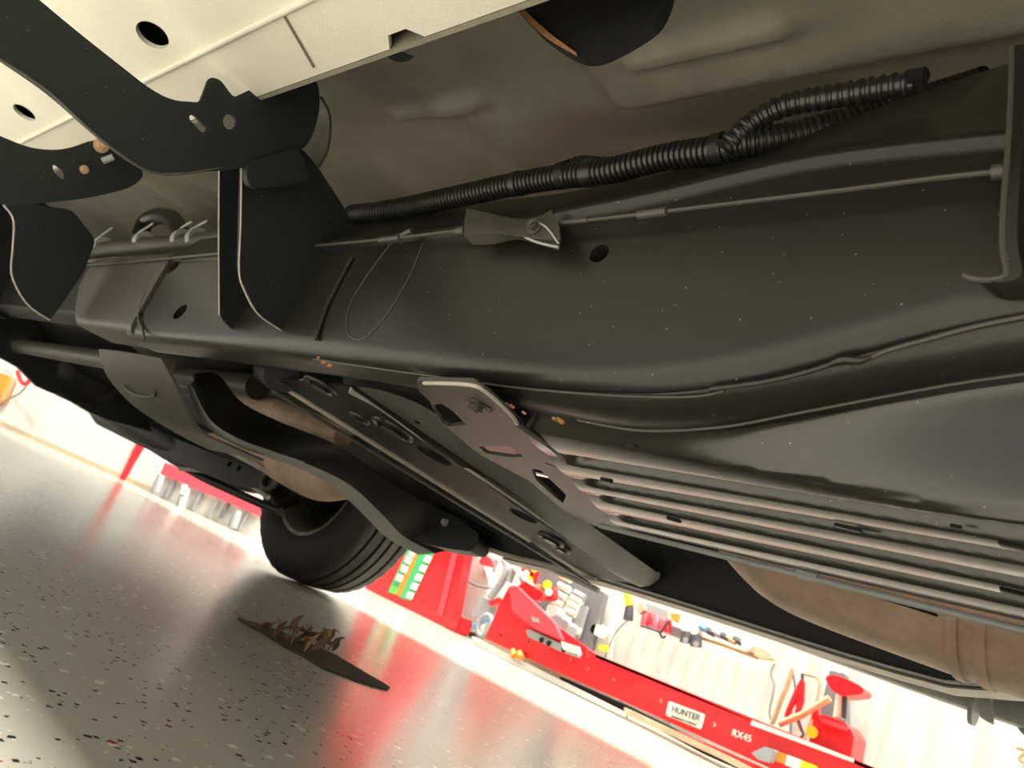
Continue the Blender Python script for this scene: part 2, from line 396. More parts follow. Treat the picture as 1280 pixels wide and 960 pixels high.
# curled bracket end right of arm 1
cyl = [Xp(402, 120, -1.02), Xp(414, 145, -1.02), Xp(412, 185, -1.02), Xp(400, 210, -1.02)]
rows = []
for dx in (0, -.03, -.06, -.09):
    rows.append([p+Vector((dx, 0, 0)) for p in smoothpath(cyl, 10)])
strip('curled_flange', rows, .004, dusty, T)
# gusset plates down to the rail
def gus(X, pts, name='gusset', holes=(), t=-.006, r=.015, m=darkplate):
    return plate(name, rnd([Xp(x, y, X) for x, y in pts], r), holes, (t, 0, 0), m, T)
gus(-1.02, [(302, 200), (298, 342), (322, 392), (384, 433), (402, 405), (450, 300), (432, 262), (395, 205), (372, 180), (330, 190)])
gus(-1.17, [(274, 195), (274, 395), (300, 421), (330, 418), (345, 300), (330, 200)])
# bright sheared edges of the two gussets
tube('sheared_edge', smoothpath([Xp(x, y, -1.019) for x, y in [(302, 207), (301, 280), (299, 338), (305, 362), (322, 392), (350, 412), (384, 433)]], 24), .0012, edge, T, seg=6)
tube('sheared_edge', smoothpath([Xp(x, y, -1.169) for x, y in [(274, 208), (273.5, 300), (274, 394)]], 8), .0012, edge, T, seg=6)
tube('sheared_edge', smoothpath([Xp(x, y, AX+.001) for x, y in [(0, 74), (60, 114), (120, 169), (165, 203), (190, 215), (222, 218), (275, 210)]], 24), .0015, dusty, T, seg=6)
gus(-1.95, [(4, 250), (17, 275), (15, 350), (35, 382), (62, 402), (105, 340), (120, 300), (90, 262)])
tube('sheared_edge', smoothpath([Xp(x, y, -1.949) for x, y in [(4, 256), (17, 275), (16, 310), (15, 345), (34, 380), (62, 400)]], 20), .002, edge, T, seg=6)
# rounded cushion bracket between arm and gusset
g = G(); pc = Xp(340, 200, -.99)
cc = [Xp(x, y, -.995) for x, y in [(302, 204), (345, 192), (368, 185), (380, 215), (378, 228), (352, 233), (305, 238)]]
plate('gusset_cap', rnd(cc, .02), [], (.012, 0, 0), darkplate, T)
# ---- near frame rail: closed section lofted along x
cA = curve_xz([(380, 275), (430, 268), (560, 256), (700, 243), (820, 219), (930, 190), (1060, 150), (1130, 122), (1200, 98), (1300, 66), (1400, 40)], .56)
cB = curve_xz([(-200, 345), (65, 332), (270, 318), (400, 305), (640, 280), (720, 262), (840, 239), (960, 207), (1080, 186), (1250, 170), (1330, 160), (1500, 150)], .50)
cC = curve_xz([(-200, 398), (100, 385), (175, 418), (402, 430), (540, 449), (640, 464), (760, 470), (860, 462), (1000, 432), (1150, 388), (1280, 354), (1400, 325), (1500, 305)], .50)
cD = curve_xz([(-200, 400), (175, 424), (390, 447), (540, 466), (640, 481), (760, 492), (860, 493), (1000, 466), (1100, 436), (1200, 411), (1320, 395), (1400, 380), (1500, 365)], .515)
cE = curve_xz([(390, 455), (500, 478), (640, 503), (720, 520), (800, 532), (900, 530), (1000, 512), (1100, 492), (1200, 474), (1300, 460), (1400, 445), (1500, 430)], .545)
XS = np.linspace(-1.62, .62, 130)
zA = smooth_vals([max(cA(x), cB(x)+.018) for x in XS]); zB = smooth_vals([cB(x) for x in XS]); zC = smooth_vals([cC(x) for x in XS])
zD = smooth_vals([min(cD(x), cC(x)-.003) for x in XS]); zE = smooth_vals([min(cE(x), cD(x)-.001) for x in XS])
secs = []
for i, x in enumerate(XS):
    A, B, C, D, E = zA[i], zB[i], zC[i], zD[i], zE[i]
    f = min(max((x+.95)/.35, 0), 1); f = f*f*(3-2*f)      # bulged lower flange fades in to the right
    s = [(.575, A+.004), (.56, A), (.525, lerp(A, B, .62)), (.510, lerp(A, B, .88)), (.505, B+.008), (.4985, B+.005), (.4945, B), (.4950, B-.005), (.4995, B-.010), (.500, B-.016)]
    for t in (.15, .3, .45, .6, .72, .82): s.append((.500, lerp(B-.016, C+.006, t)))
    s += [(.500, C+.012), (.5012, C+.004), (.5045, C-.002), (.5095, lerp(C, D, .75)), (.515, D)]
    if True:
        s += [(lerp(.530, .512, f), lerp(D, D-.002, f)), (lerp(.545, .514, f), lerp(D, lerp(D, E, .3), f)), (lerp(.555, .522, f), lerp(D, lerp(D, E, .7), f)),
              (lerp(.565, .537, f), lerp(D, E, f)), (lerp(.575, .560, f), lerp(D+.001, E, f)), (.582, lerp(D+.004, E+.01, f)), (.585, lerp(D+.02, E+.04, f)), (.585, A-.01)]
    secs.append([Vector((x, a, b)) for a, b in s])
def closed_loft(secs):
    n = len(secs[0]); v = [p for s in secs for p in s]; f = []
    for i in range(len(secs)-1):
        for k in range(n): f.append((i*n+k, i*n+(k+1) % n, (i+1)*n+(k+1) % n, (i+1)*n+k))
    f.append(tuple(range(n))); f.append(tuple((len(secs)-1)*n+k for k in reversed(range(n)))); return v, f
v, f = closed_loft(secs)
rail = mk('frame_rail', v, f, black, T, auto=50)
def hole_cut(px, py, ru, rv, ang, depth=.05):
    c = Yp(px, py, .5); u = Vector((math.cos(ang), 0, math.sin(ang)))*ru; w = Vector((-math.sin(ang), 0, math.cos(ang)))*rv
    lo = ell(c+Vector((0, -.02, 0)), u, w, 24); hi = ell(c+Vector((0, depth, 0)), u, w, 24)
    vv = lo+hi; ff = [tuple(reversed(range(24))), tuple(range(24, 48))]+[(k, (k+1) % 24, 24+(k+1) % 24, 24+k) for k in range(24)]
    return cutter(vv, ff)
boolean_cut(rail, [hole_cut(749, 317, .0115, .0105, 0), hole_cut(225, 390, .022, .014, .3), hole_cut(216, 334, .024, .013, .3)])
# outer sleeve section at the left
secs = []
for x in np.linspace(-2.06, -1.58, 24):
    B = cB(x); C = cC(max(x, -1.62)); ch = max(0, (-1.93-x)/.13)
    Cb = C+.10*ch**1.3*.9
    s = [(.585, B+.02), (.52, B+.015), (.4975, B+.008), (.494, B), (.494, lerp(B, Cb, .5)), (.494, Cb+.014), (.4955, Cb+.005), (.5, Cb-.002), (.508, Cb-.006), (.54, Cb-.007), (.585, Cb-.006)]
    secs.append([Vector((x, a, b)) for a, b in s])
v, f = closed_loft(secs); sleeve = mk('rail_sleeve', v, f, dusty, T, auto=45)
boolean_cut(sleeve, [hole_cut(102, 355, .018, .004, .9)])
tube('weld_bead', smoothpath([Yp(x, y, .495) for x, y in [(207, 330), (190, 352), (178, 375), (173, 398), (178, 412), (180, 425)]], 40), [.0025+.001*math.sin(i*2.1) for i in range(40)], dusty, T, seg=8)
# continuing rail beyond the sleeve
secs = []
for x in np.linspace(-4.6, -2.0, 12):
    B = cB(-2.0)+.02; C = cC(-1.62)+.03
    secs.append([Vector((x, a, b)) for a, b in [(.60, B), (.53, B), (.53, C+.01), (.54, C), (.60, C)]])
v, f = closed_loft(secs); mk('front_rail', v, f, deep, T, auto=45)
# rail far seam lips (thin bright seam lines)
def seamline(pts, Y, r, m, name='seam_lip', n=60): return tube(name, smoothpath([Yp(x, y, Y) for x, y in pts], n), r, m, T, seg=6)
seamline([(392, 449), (480, 462), (540, 470), (640, 484), (760, 494), (860, 496), (905, 489)], .512, .0012, dusty)
seamline([(888, 486), (950, 478), (1000, 467), (1040, 455), (1070, 448)], .508, .0022, black)
seamline([(1085, 449), (1110, 438), (1160, 424), (1220, 408), (1290, 394), (1360, 380)], .508, .0020, dusty)
tube('weld_bead', smoothpath([Yp(x, y, .507) for x, y in [(1035, 456), (1055, 450), (1075, 451), (1090, 446)]], 14), [.001, .002, .003, .0035, .004, .0035, .0042, .0035, .003, .003, .0025, .002, .0015, .001], black, T, seg=8)
seamline([(722, 525), (800, 538), (900, 534), (1000, 516), (1100, 497), (1200, 479), (1300, 465)], .530, .0012, dusty)
# press ring embossed on the web (arc scratches)
ring = [Yp(x, y, .4995) for x, y in [(492, 300), (462, 340), (438, 380), (434, 412), (444, 424), (462, 418), (486, 390), (512, 345), (528, 305)]]
tube('embossed_ring', smoothpath(ring, 50), .0009, dusty, T, seg=6)
tube('weld_bead', smoothpath([Yp(x, y, .497) for x, y in [(440, 322), (424, 352), (408, 385), (395, 425)]], 36), [.0028+.0005*math.sin(i*1.9) for i in range(36)], black, T, seg=8)
# rust spots
for (x, y, a) in ((405, 452, .006), (412, 457, .005), (398, 447, .0035)):
    p = Yp(x, y, .5125); mk('rust_spot', *boxg(p, (a*2, .0015, a), None, .0005), rust, T)
# ---- conduits above the rail
def conduit(name, pix, Ys, r, pitch=.0068, amp=.16, gaps=()):
    P = [Yp(x, y, Ys+max(0, (x-930)/230)*.075*(pitch < .008)) for x, y in pix]; P = smoothpath(P, 80)
    L = [0]
    for i in range(1, len(P)): L.append(L[-1]+(P[i]-P[i-1]).length)
    tot = L[-1]; n = int(tot/pitch*5); pts = []; rs = []
    for i in range(n+1):
        s = tot*i/n; k = int(np.searchsorted(L, s)); k = min(max(k, 1), len(P)-1)
        t = (s-L[k-1])/max(L[k]-L[k-1], 1e-9); pts.append(P[k-1].lerp(P[k], t))
        ph = (s/pitch) % 1; q = 1.0 if ph < .55 else 1-amp
        if any(a <= s/tot <= b for a, b in gaps): q = 1.06
        rs.append(r*q)
    v, f = tubeg(pts, rs, 16); return mk(name, v, f, plastic, T, auto=30)
conduit('wiring_conduit', [(440, 268), (490, 262), (560, 248), (640, 231), (700, 221), (760, 214), (830, 197), (900, 187), (930, 181), (1000, 168), (1070, 150), (1120, 135), (1180, 118), (1230, 102)], .535, .0150, gaps=((.395, .405), (.52, .535)))
conduit('wiring_conduit', [(905, 188), (920, 172), (945, 150), (985, 131), (1040, 121), (1090, 112), (1145, 103)], .525, .0112, pitch=.0098)
conduit('wiring_conduit', [(700, 216), (725, 206), (755, 208), (790, 205), (840, 192), (900, 180)], .545, .011, pitch=.0075)
for (x, y) in ((706, 219), (900, 186)):
    p = Yp(x, y, .535); d = (Yp(x+8, y-2, .535)-p).normalized()
    g = G(); g.add(*cylg(p-d*.006, p+d*.006, .0165, 18)); g.mk('tape_wrap', deep, T, auto=40)
p = Yp(1147, 97, .52); mk('conduit_clip', *boxg(p, (.016, .012, .014), None, .002), deep, T)
# small tube bundle seen left of the gussets, with an elbow and clamps
tp = [Yp(x, y, .56) for x, y in [(92, 318), (150, 310), (210, 306), (275, 300), (330, 292)]]
tube('hose', smoothpath(tp, 30), .021, dusty, T, seg=16)
for (x, y) in ((96, 312), (126, 309), (178, 303), (226, 301), (245, 300)):
    a = Yp(x, y, .56); b = Yp(x+5, y-1, .56)
    v, f = tubeg([a, b], .0255, 18); mk('hose_clamp', v, f, greybar, T, auto=30)
    t2 = Yp(x+14, y-24, .55); tube('clamp_tail', [a+Vector((0, -.02, .012)), t2], .003, greybar, T, seg=6)
tube('elbow_hose', smoothpath([Yp(x, y, .55) for x, y in [(176, 292), (182, 278), (198, 270), (216, 274), (226, 292)]], 20), .020, plastic, T, seg=14)
# ---- parking-brake cable along the rail web
tube('brake_cable', smoothpath([Yp(x, y, .482) for x, y in [(395, 307), (490, 298), (575, 288)]], 20), .0022, dusty, T, seg=8)
tube('brake_cable', smoothpath([Yp(x, y, .482) for x, y in [(700, 279), (800, 268), (900, 256), (1050, 238), (1160, 224), (1262, 213), (1330, 206)]], 40), .0021, dusty, T, seg=8)
tube('brake_cable', smoothpath([Yp(x, y, .49) for x, y in [(60, 334), (130, 330), (200, 324), (274, 317)]], 20), .0028, dusty, T, seg=8)
for (x1, y1, x2, y2, r) in ((475, 300, 500, 297, .0042), (798, 269, 834, 264, .0045), (572, 289, 582, 288, .0055), (1240, 216, 1262, 213, .0055), (700, 279, 735, 275, .003)):
    tube('cable_ferrule', [Yp(x1, y1, .482), Yp(x2, y2, .482)], r, dusty, T, seg=12)
tube('cable_clip', [Yp(494, 299, .484), Yp(515, 288, .482)], .0042, dusty, T)
# twisted cable bracket
def brk():
    n = 16; rows = []
    top = smoothpath([Yp(x, y, .485) for x, y in [(584, 262), (610, 268), (640, 275), (668, 277), (690, 264)]], n)
    mid = smoothpath([Yp(x, y, .474) for x, y in [(581, 283), (612, 280), (645, 288), (672, 284), (700, 285)]], n)
    mid2 = smoothpath([Yp(x, y, .472) for x, y in [(582, 295), (612, 292), (645, 294), (674, 298), (702, 300)]], n)
    bot = smoothpath([Yp(x, y, .486) for x, y in [(592, 304), (618, 303), (648, 297), (676, 304), (700, 311)]], n)
    return [top, mid, mid2, bot]
strip('cable_bracket', brk(), .0022, dusty, T, auto=60)
bolt('bolt', Yp(668, 285, .470), (.2, -1, 0), .0055, T, dusty, .008)
tube('bracket_lip', smoothpath([Yp(x, y, .472) for x, y in [(656, 296), (672, 303), (698, 309)]], 12), .0014, greybar, T, seg=6)
tube('bracket_lip', smoothpath([Yp(x, y, .470) for x, y in [(672, 278), (684, 285), (698, 304)]], 12), .0012, greybar, T, seg=6)
# ---- steel strap at the right
sp = smoothpath([Yp(x, y, .478) for x, y in [(1272, 60), (1271, 110), (1268, 180), (1262, 260), (1261, 310), (1266, 338), (1262, 348), (1240, 352), (1222, 350), (1212, 346)]], 40)
rows = [[p+Vector((dx, dy, 0)) for p in sp] for dx, dy in ((-.0035, 0), (.0035, 0), (.012, .018))]
strip('cable_strap', rows, .003, black, T, auto=50)
tube('strap_edge', [p+Vector((-.003, -.002, 0)) for p in sp], .0022, dusty, T, seg=8)
rows = [[Yp(x, y, .497) for x, y in ((1236, 120), (1250, 118))], [Yp(x, y, .497) for x, y in ((1230, 160), (1246, 158))]]
# ---- round mount disc above
dc = Vector((-.585, .43, .835))
g = G()
ds = rnd([Yp(x, y, .37) for x, y in [(628, -40), (640, 6), (680, 47), (720, 71), (746, 71), (790, 48), (826, 22), (842, -40)]], .03)
plate('body_mount_disc', ds, [], (0, .012, 0), deep, T)
rows = [smoothpath([Yp(x, y, .3685) for x, y in [(628, -20), (650, 15), (680, 45), (722, 71)]], 20), smoothpath([Yp(x, y, .3685) for x, y in [(634, -22), (656, 12), (686, 41), (722, 68)]], 20)]
strip('rusty_rim', rows, .002, rust, T)
g = G(); g.add(*cylg(Yp(500, 50, .42), Yp(500, 50, .55), .03, 20)); g.mk('rubber_plug', deep, T, auto=30)

# ---- ribbed plate: height field with pressed grooves
def plz(Y): return .395-.045*(Y-.62)
def pz(x, y, z=.395):
    p = Zp(x, y, z)
    for _ in range(8): p = Zp(x, y, plz(p.y)+z-.395)
    return p
gro = []
for (l, r, w) in (((700, 574), (1280, 671), .013), ((703, 598), (1280, 700), .0115), ((735, 620), (1280, 731), .012), ((737, 640), (1280, 755), .013)):
    a = pz(*l); b = pz(*r); gro.append((a, b, w))
nx, ny = 330, 210; X0, X1, Y0, Y1 = -.80, .55, .535, 1.03
ea, eb = pz(770, 661), pz(1280, 782)
vs = []; fs = []
lb0, lb1 = pz(640, 528), pz(772, 660)
for i in range(nx+1):
    Xn = lerp(lb1.x, X1, i/nx)
    yedge = lerp(ea.y, eb.y, (Xn-ea.x)/(eb.x-ea.x))+ .006*math.exp(-((Xn+.41)/.03)**2)
    for j in range(ny+1):
        t = j/ny; Y = lerp(Y0, yedge, t)
        xl = lerp(lb0.x, lb1.x, (Y-lb0.y)/(lb1.y-lb0.y)); X = lerp(xl, X1, i/nx)
        ztop = cE(X)+.004 if X < .5 else cE(.5)
        z = plz(Y)
        for (a, b, w) in gro:
            yc = lerp(a.y, b.y, (X-a.x)/(b.x-a.x)); d = abs(Y-yc)
            endf = min(max((X-max(xl+.022, a.x-.012))/.03, 0), 1); endf = endf*endf*(3-2*endf)
            q = min(max((w*1.38-d)/(w*.7), 0), 1); q = q*q*(3-2*q)
            z += .018*q*endf
        ycs = [lerp(a.y, b.y, (X-a.x)/(b.x-a.x)) for (a, b, w) in gro]; bnd = [.588]+ycs+[yedge]
        for q_ in range(5):
            if bnd[q_] <= Y <= bnd[q_+1]:
                uu_ = (Y-(bnd[q_]+bnd[q_+1])/2)/((bnd[q_+1]-bnd[q_])/2); z += .0032*uu_*uu_
        # front roll up towards the rail
        k = min(max((.592-Y)/.026, 0), 1); k = k*k*(3-2*k)
        z = lerp(z, ztop, k)
        # hem at far edge rolls up
        k2 = max(0, (t-.975)/.025); z += .010*k2*k2
        vs.append((X, Y, z))
for i in range(nx):
    for j in range(ny):
        a = i*(ny+1)+j; fs.append((a, a+1, a+ny+2, a+ny+1))
rib = mk('ribbed_plate', vs, fs, plateblack, T, smooth=True)
tube('hem_fold', [Vector((x, lerp(ea.y, eb.y, (x-ea.x)/(eb.x-ea.x))+.001, plz(.98)+.001)) for x in np.linspace(-.70, .5, 40)], .004, greybar, T, seg=8)
p = pz(1010, 717); mk('hem_notch', *boxg(p+Vector((0, .004, -.001)), (.03, .014, .012), None, .004), greybar, T)
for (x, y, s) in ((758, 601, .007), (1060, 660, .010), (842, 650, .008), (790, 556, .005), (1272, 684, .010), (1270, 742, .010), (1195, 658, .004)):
    c = pz(x, y, .3945); mk('dark_hole_patch', *boxg(c, (s*2.4, s*.9, .003), None, .0012), deep, T)  # solid dark insets: the darkness of open holes put into the colour
# left edge flange strip of the plate (tapered, runs across the truck)
def zpoly(pts, z, r=.01): return rnd([Zp(x, y, z) for x, y in pts], r)
fl = zpoly([(528, 478), (592, 480), (625, 510), (668, 548), (712, 575), (748, 612), (800, 660), (790, 664), (752, 662), (700, 640), (652, 590), (590, 555), (560, 530)], .400, .012)
hb = [Zp(x, y, .400) for x, y in [(541, 506), (556, 504), (583, 531), (562, 533), (548, 526)]]
h2 = ell(Zp(688, 581, .400), (.008, .004, 0), (-.002, .003, 0), 14)
outerf = zpoly([(520, 476), (592, 478), (628, 508), (668, 546), (715, 574), (752, 612), (802, 660), (760, 663), (716, 648), (660, 600), (622, 580), (596, 566), (556, 532), (541, 510), (536, 500), (524, 490)], .400, .008)
plate('plate_flange', outerf, [h2, [q for q in hb]]+[zpoly(p_, .400, .006) for p_ in ([(598, 558), (638, 558), (655, 571), (640, 572), (608, 567)], [(664, 586), (676, 588), (708, 619), (704, 629), (692, 620), (670, 600)])], (0, 0, .005), dusty, T)
# raised tab with bolt
tab = zpoly([(527, 478), (585, 479), (606, 487), (645, 523), (606, 530), (575, 520), (545, 500)], .3955, .012)
plate('bolt_tab', tab, [], (0, 0, .0045), dusty, T)
bolt('bolt', Zp(596, 506, .3955), (0, 0, -1), .0085, T, dusty, .007)
for rr in (.014, .018):
    tube('tab_ridge', [Zp(596, 506, .395)+Vector((rr*math.cos(t), rr*math.sin(t), 0)) for t in np.linspace(-1.2, 1.4, 16)], .0013, black, T, seg=6)
tube('tab_rim', smoothpath([Zp(x, y, .395) for x, y in [(530, 479), (586, 481), (610, 492), (640, 520), (646, 530)]], 30), .0022, edge, T, seg=8)
tube('channel_edge', smoothpath([Zp(x, y, .396) for x, y in [(646, 530), (690, 560), (720, 590), (760, 630), (795, 662)]], 30), .003, dusty, T, seg=8)
for (x, y, a) in ((700, 526, .006), (694, 524, .0045), (640, 508, .004), (655, 516, .0035), (634, 505, .003)):
    p = Yp(x, y, .522); mk('rust_spot', *boxg(p, (a*2, .002, a*.7), Matrix.Rotation(.3, 3, 'Y'), .0006), rust, T)

# ---- crossmember 1: web with holes, coated flange, lip
def yl(a, b, ya, yb, n=24):
    A = Yp(*a, ya); B = Yp(*b, yb); return [A.lerp(B, i/(n-1)) for i in range(n)]
lo = yl((345, 475), (742, 722), .62, 1.36); hi = yl((440, 484), (806, 732), .62, 1.36)
A0, A1, B0, B1 = lo[0], lo[-1], hi[0], hi[-1]
def on_web(u, v):  # u along, v 0 low..1 high
    return A0.lerp(A1, u).lerp(B0.lerp(B1, u), v)
nW = (B0-A0).cross(A1-A0).normalized()
if nW.dot(Vector(CAM)-A0) < 0: nW = -nW
def solve_web(px, py):
    d = Vector(ray(px, py)); c = Vector(CAM); t = (A0-c).dot(nW)/d.dot(nW); return c+d*t
U = (A1-A0).normalized(); V = nW.cross(U).normalized()
wh = []
for (x, y, ru, rv) in ((543, 570, .034, .026), (654, 645, .030, .024)):
    c = solve_web(x, y); wh.append(ell(c, U*ru, V*rv, 24))
webp = [A0, A1, B1, B0]
plate('crossmember_web', webp, wh, -nW*.004, deep, T)
for (x, y, ru) in ((491, 536, .036), (450, 522, .016), (401, 482, .026), (689, 674, .026), (702, 685, .017)):
    c = solve_web(x, y)+nW*.001
    tube('web_boss', [c+U*ru*math.cos(t)+V*ru*.8*math.sin(t) for t in np.linspace(0, 2*math.pi, 25)], .0045, black, T, seg=8)
    plate('boss_face', ell(c, U*ru*.55, V*ru*.42, 16), [], nW*.006, black, T)
tube('web_boss', [solve_web(476, 520), solve_web(508, 548)], .004, black, T)
# rounded coated flange
fe = [(438, 483), (470, 488), (520, 505), (560, 530), (600, 560), (700, 630), (760, 672), (800, 700), (822, 716)]
fi = [(440, 486), (475, 512), (520, 545), (560, 572), (620, 612), (690, 660), (740, 694), (770, 716), (800, 731)]
ys = [.62, .68, .76, .84, .92, 1.08, 1.2, 1.28, 1.34]
e1 = smoothpath([Yp(x, y, q) for (x, y), q in zip(fe, ys)], 40); e2 = smoothpath([Yp(x, y, q) for (x, y), q in zip(fi, ys)], 40)
rows = []
for t in (0, .15, .35, .6, .85, 1):
    rows.append([a.lerp(b, t)+Vector((0, 0, -.010*math.sin(math.pi*t))) for a, b in zip(e1, e2)])
strip('crossmember_flange', rows, .004, greybar, T, auto=60)
c = e1[-1].lerp(e2[-1], .5); R0 = (e1[-1]-e2[-1]).length/2
dd = (e1[-1]-e1[-4]).normalized(); uu = (e1[-1]-e2[-1]).normalized()
plate('flange_end', [c+uu*R0*math.cos(t)+dd*R0*1.1*math.sin(t) for t in np.linspace(0, math.pi, 14)], [], (0, 0, .004), greybar, T)
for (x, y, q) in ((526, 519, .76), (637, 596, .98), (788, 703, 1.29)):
    plate('dark_hole_patch', ell(Yp(x, y, q)+Vector((0, 0, -.014)), (.0055, 0, 0), (0, .0055, 0), 12), [], (0, 0, .002), deep, T)  # dark discs painted in for the shaded inside of flange holes
# lower lip (two stacked bright flanges)
for k, (a, b, w, m_) in enumerate((((338, 470), (742, 722), .012, edge), ((345, 488), (738, 728), .006, edge))):
    L_ = yl(a, b, .62, 1.36, 30)
    rows = [[p+Vector((dx, 0, dz)) for p in L_] for dx, dz in ((0, 0), (-w, -.002), (-w*2.2, -.001))]
    strip('crossmember_lip', rows, .003, m_ if k == 0 else dusty, T)
for (x1, y1, x2, y2) in ((440, 543, 465, 560), (476, 564, 502, 582), (664, 676, 690, 694)):
    tube('lip_slot', [solve_web(x1, y1)+nW*.003, solve_web(x2, y2)+nW*.003], .003, deep, T, seg=6)
# end block at the near rail
bk = G(); bk.add(*tubeg([Yp(352, 470, .62), Yp(335, 462, .75)], .03, 14)); bk.mk('mount_bush', deep, T, auto=40)

# ---- second crossmember: deep curved arm (dark) with bright lower hem
top = [(240, 470), (270, 470), (300, 505), (350, 530), (420, 556), (470, 590), (520, 620), (560, 640), (620, 668)]
bot = [(238, 480), (262, 525), (300, 550), (345, 566), (395, 582), (440, 605), (478, 640), (505, 668), (545, 690)]
yy = [.66, .72, .80, .9, 1.0, 1.1, 1.2, 1.3, 1.36]
t1 = smoothpath([Yp(x, y, q) for (x, y), q in zip(top, yy)], 40); b1 = smoothpath([Yp(x, y, q) for (x, y), q in zip(bot, yy)], 40)
rows = [[a.lerp(b, t)+Vector((.012*math.sin(math.pi*t), 0, 0)) for a, b in zip(t1, b1)] for t in (0, .25, .5, .75, 1)]
strip('transmission_crossmember', rows, .006, deep, T, auto=60)
rows = [[p+Vector((dx*(.15+.85*min(i_/26, 1)), 0, dz*(.15+.85*min(i_/26, 1)))) for i_, p in enumerate(b1)] for dx, dz in ((.004, 0), (-.03, -.012), (-.06, -.020))]
strip('crossmember_hem', rows, .003, greybar, T)
tube('hem_line', [p+Vector((.004, -.002, -.001)) for p in b1], .0025, greybar, T, seg=6)
eb_ = [(486, 628), (520, 622), (560, 640), (600, 668), (592, 690), (560, 686), (520, 676), (500, 655)]
plate('end_bracket', rnd([Yp(x, y, 1.31) for x, y in eb_], .02), [], (0, .05, 0), deep, T)
for (x, y) in ((516, 643), (540, 647)):
    bolt('bolt', Yp(x, y, 1.308), (0, -1, 0), .016, T, black, .014)
bolt('bolt', Yp(557, 653, 1.308), (0, -1, 0), .007, T, greybar, .01)
plate('bracket_nut_plate', rnd([Yp(x, y, .88) for x, y in [(246, 482), (258, 482), (254, 506), (240, 500)]], .004), [], (0, .01, 0), dusty, T)
# ---- grey bracket hanging from the near rail
hb_o = [(128, 438), (200, 445), (236, 520), (250, 540), (300, 560), (330, 575), (312, 572), (262, 560), (225, 545), (190, 520), (150, 480)]
Yh = .60
prow = []
left = smoothpath([Yp(x, y, q) for (x, y), q in zip([(126, 436), (136, 468), (165, 502), (196, 524), (228, 543), (262, 560)], [.56, .60, .66, .72, .8, .88])], 24)
right = smoothpath([Yp(x, y, q) for (x, y), q in zip([(204, 447), (222, 480), (236, 515), (256, 540), (290, 556), (330, 574)], [.56, .60, .66, .72, .8, .88])], 24)
rows = [[a.lerp(b, t)+Vector((0, -.006*math.sin(math.pi*t), 0)) for a, b in zip(left, right)] for t in (0, .2, .4, .6, .8, 1)]
strip('hanger_bracket', rows, .005, dusty, T, auto=60)
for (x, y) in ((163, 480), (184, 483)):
    plate('dark_hole_patch', ell(Yp(x, y, .615), (.007, 0, 0), (0, 0, .007), 12), [], (0, .002, 0), deep, T)  # bracket holes drawn as black discs, their inner shade is only colour
tube('pressed_rib', smoothpath([Yp(x, y, .612) for x, y in [(150, 470), (158, 486), (172, 494), (194, 494), (186, 474)]], 20), .003, black, T, seg=6)
# tan hem going on from the bracket
tube('hem_line', smoothpath([Yp(x, y, q) for (x, y), q in zip([(196, 512), (240, 540), (290, 565), (340, 592)], [.9, 1.0, 1.1, 1.2])], 16), .009, edge, T, seg=8)
# ---- torsion bar and bushings
tube('torsion_bar', smoothpath([Yp(x, y, .72) for x, y in [(18, 431), (60, 438), (135, 450), (190, 458)]], 12), .026, dusty, T, seg=20)
a = Yp(22, 430, .72)
for (r, d, m_) in ((.055, .04, deep), (.038, .055, black)):
    g = G(); g.add(*cylg(a+Vector((-.03-d, 0, 0)), a+Vector((d*.5, 0, 0)), r, 24)); g.mk('bush_housing', m_, T, auto=40)
g = G(); g.add(*cylg(Yp(-20, 400, .75), Yp(-20, 400, .95), .07, 20)); g.mk('arm_pivot', deep, T, auto=40)
# ---- differential housing (lathe-like casting)
def blob(name, c, r, m_, parent=T, sx=1, sy=1, sz=1, seed=0):
    bm = bmesh.new(); bmesh.ops.create_icosphere(bm, subdivisions=3, radius=1)
    rg = random.Random(seed)
    for v in bm.verts:
        k = 1+.06*math.sin(v.co.x*5+seed)+.05*math.sin(v.co.z*7+seed*2)
        v.co = Vector((v.co.x*r*sx*k, v.co.y*r*sy*k, v.co.z*r*sz*k))+Vector(c)
    bm.verts.index_update(); vs = [v.co.copy() for v in bm.verts]; fs = [[v.index for v in f.verts] for f in bm.faces]; bm.free()
    return mk(name, vs, fs, m_, parent, smooth=True)
c = Yp(95, 495, 1.0)
c = c+Vector((0, 0, .115)); g = G(); g.add(*tubeg([c+Vector((-.30, .05, .02)), c+Vector((-.20, 0, .01)), c+Vector((.03, 0, 0)), c+Vector((.07, 0, 0)), c+Vector((.08, 0, 0))], [.12, .150, .145, .115, .06], 28)); g.mk('differential_housing', deep, T, auto=50)
for k in range(8):
    t = 2*math.pi*k/8; bolt('bolt', c+Vector((.035, .132*math.cos(t), .132*math.sin(t))), (1, 0, 0), .009, T, deep)
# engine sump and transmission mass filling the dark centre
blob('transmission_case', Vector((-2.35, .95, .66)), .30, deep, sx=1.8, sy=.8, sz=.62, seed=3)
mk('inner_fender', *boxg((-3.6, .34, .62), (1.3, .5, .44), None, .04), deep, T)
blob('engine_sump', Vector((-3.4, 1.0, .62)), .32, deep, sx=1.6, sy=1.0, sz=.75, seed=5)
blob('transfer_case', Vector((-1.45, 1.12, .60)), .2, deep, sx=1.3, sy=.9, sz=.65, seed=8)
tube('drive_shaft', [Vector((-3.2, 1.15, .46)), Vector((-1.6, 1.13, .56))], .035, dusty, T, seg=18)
tube('transmission_tube', [Yp(230, 470, .95), Yp(322, 484, .95)], .035, dusty, T, seg=16)
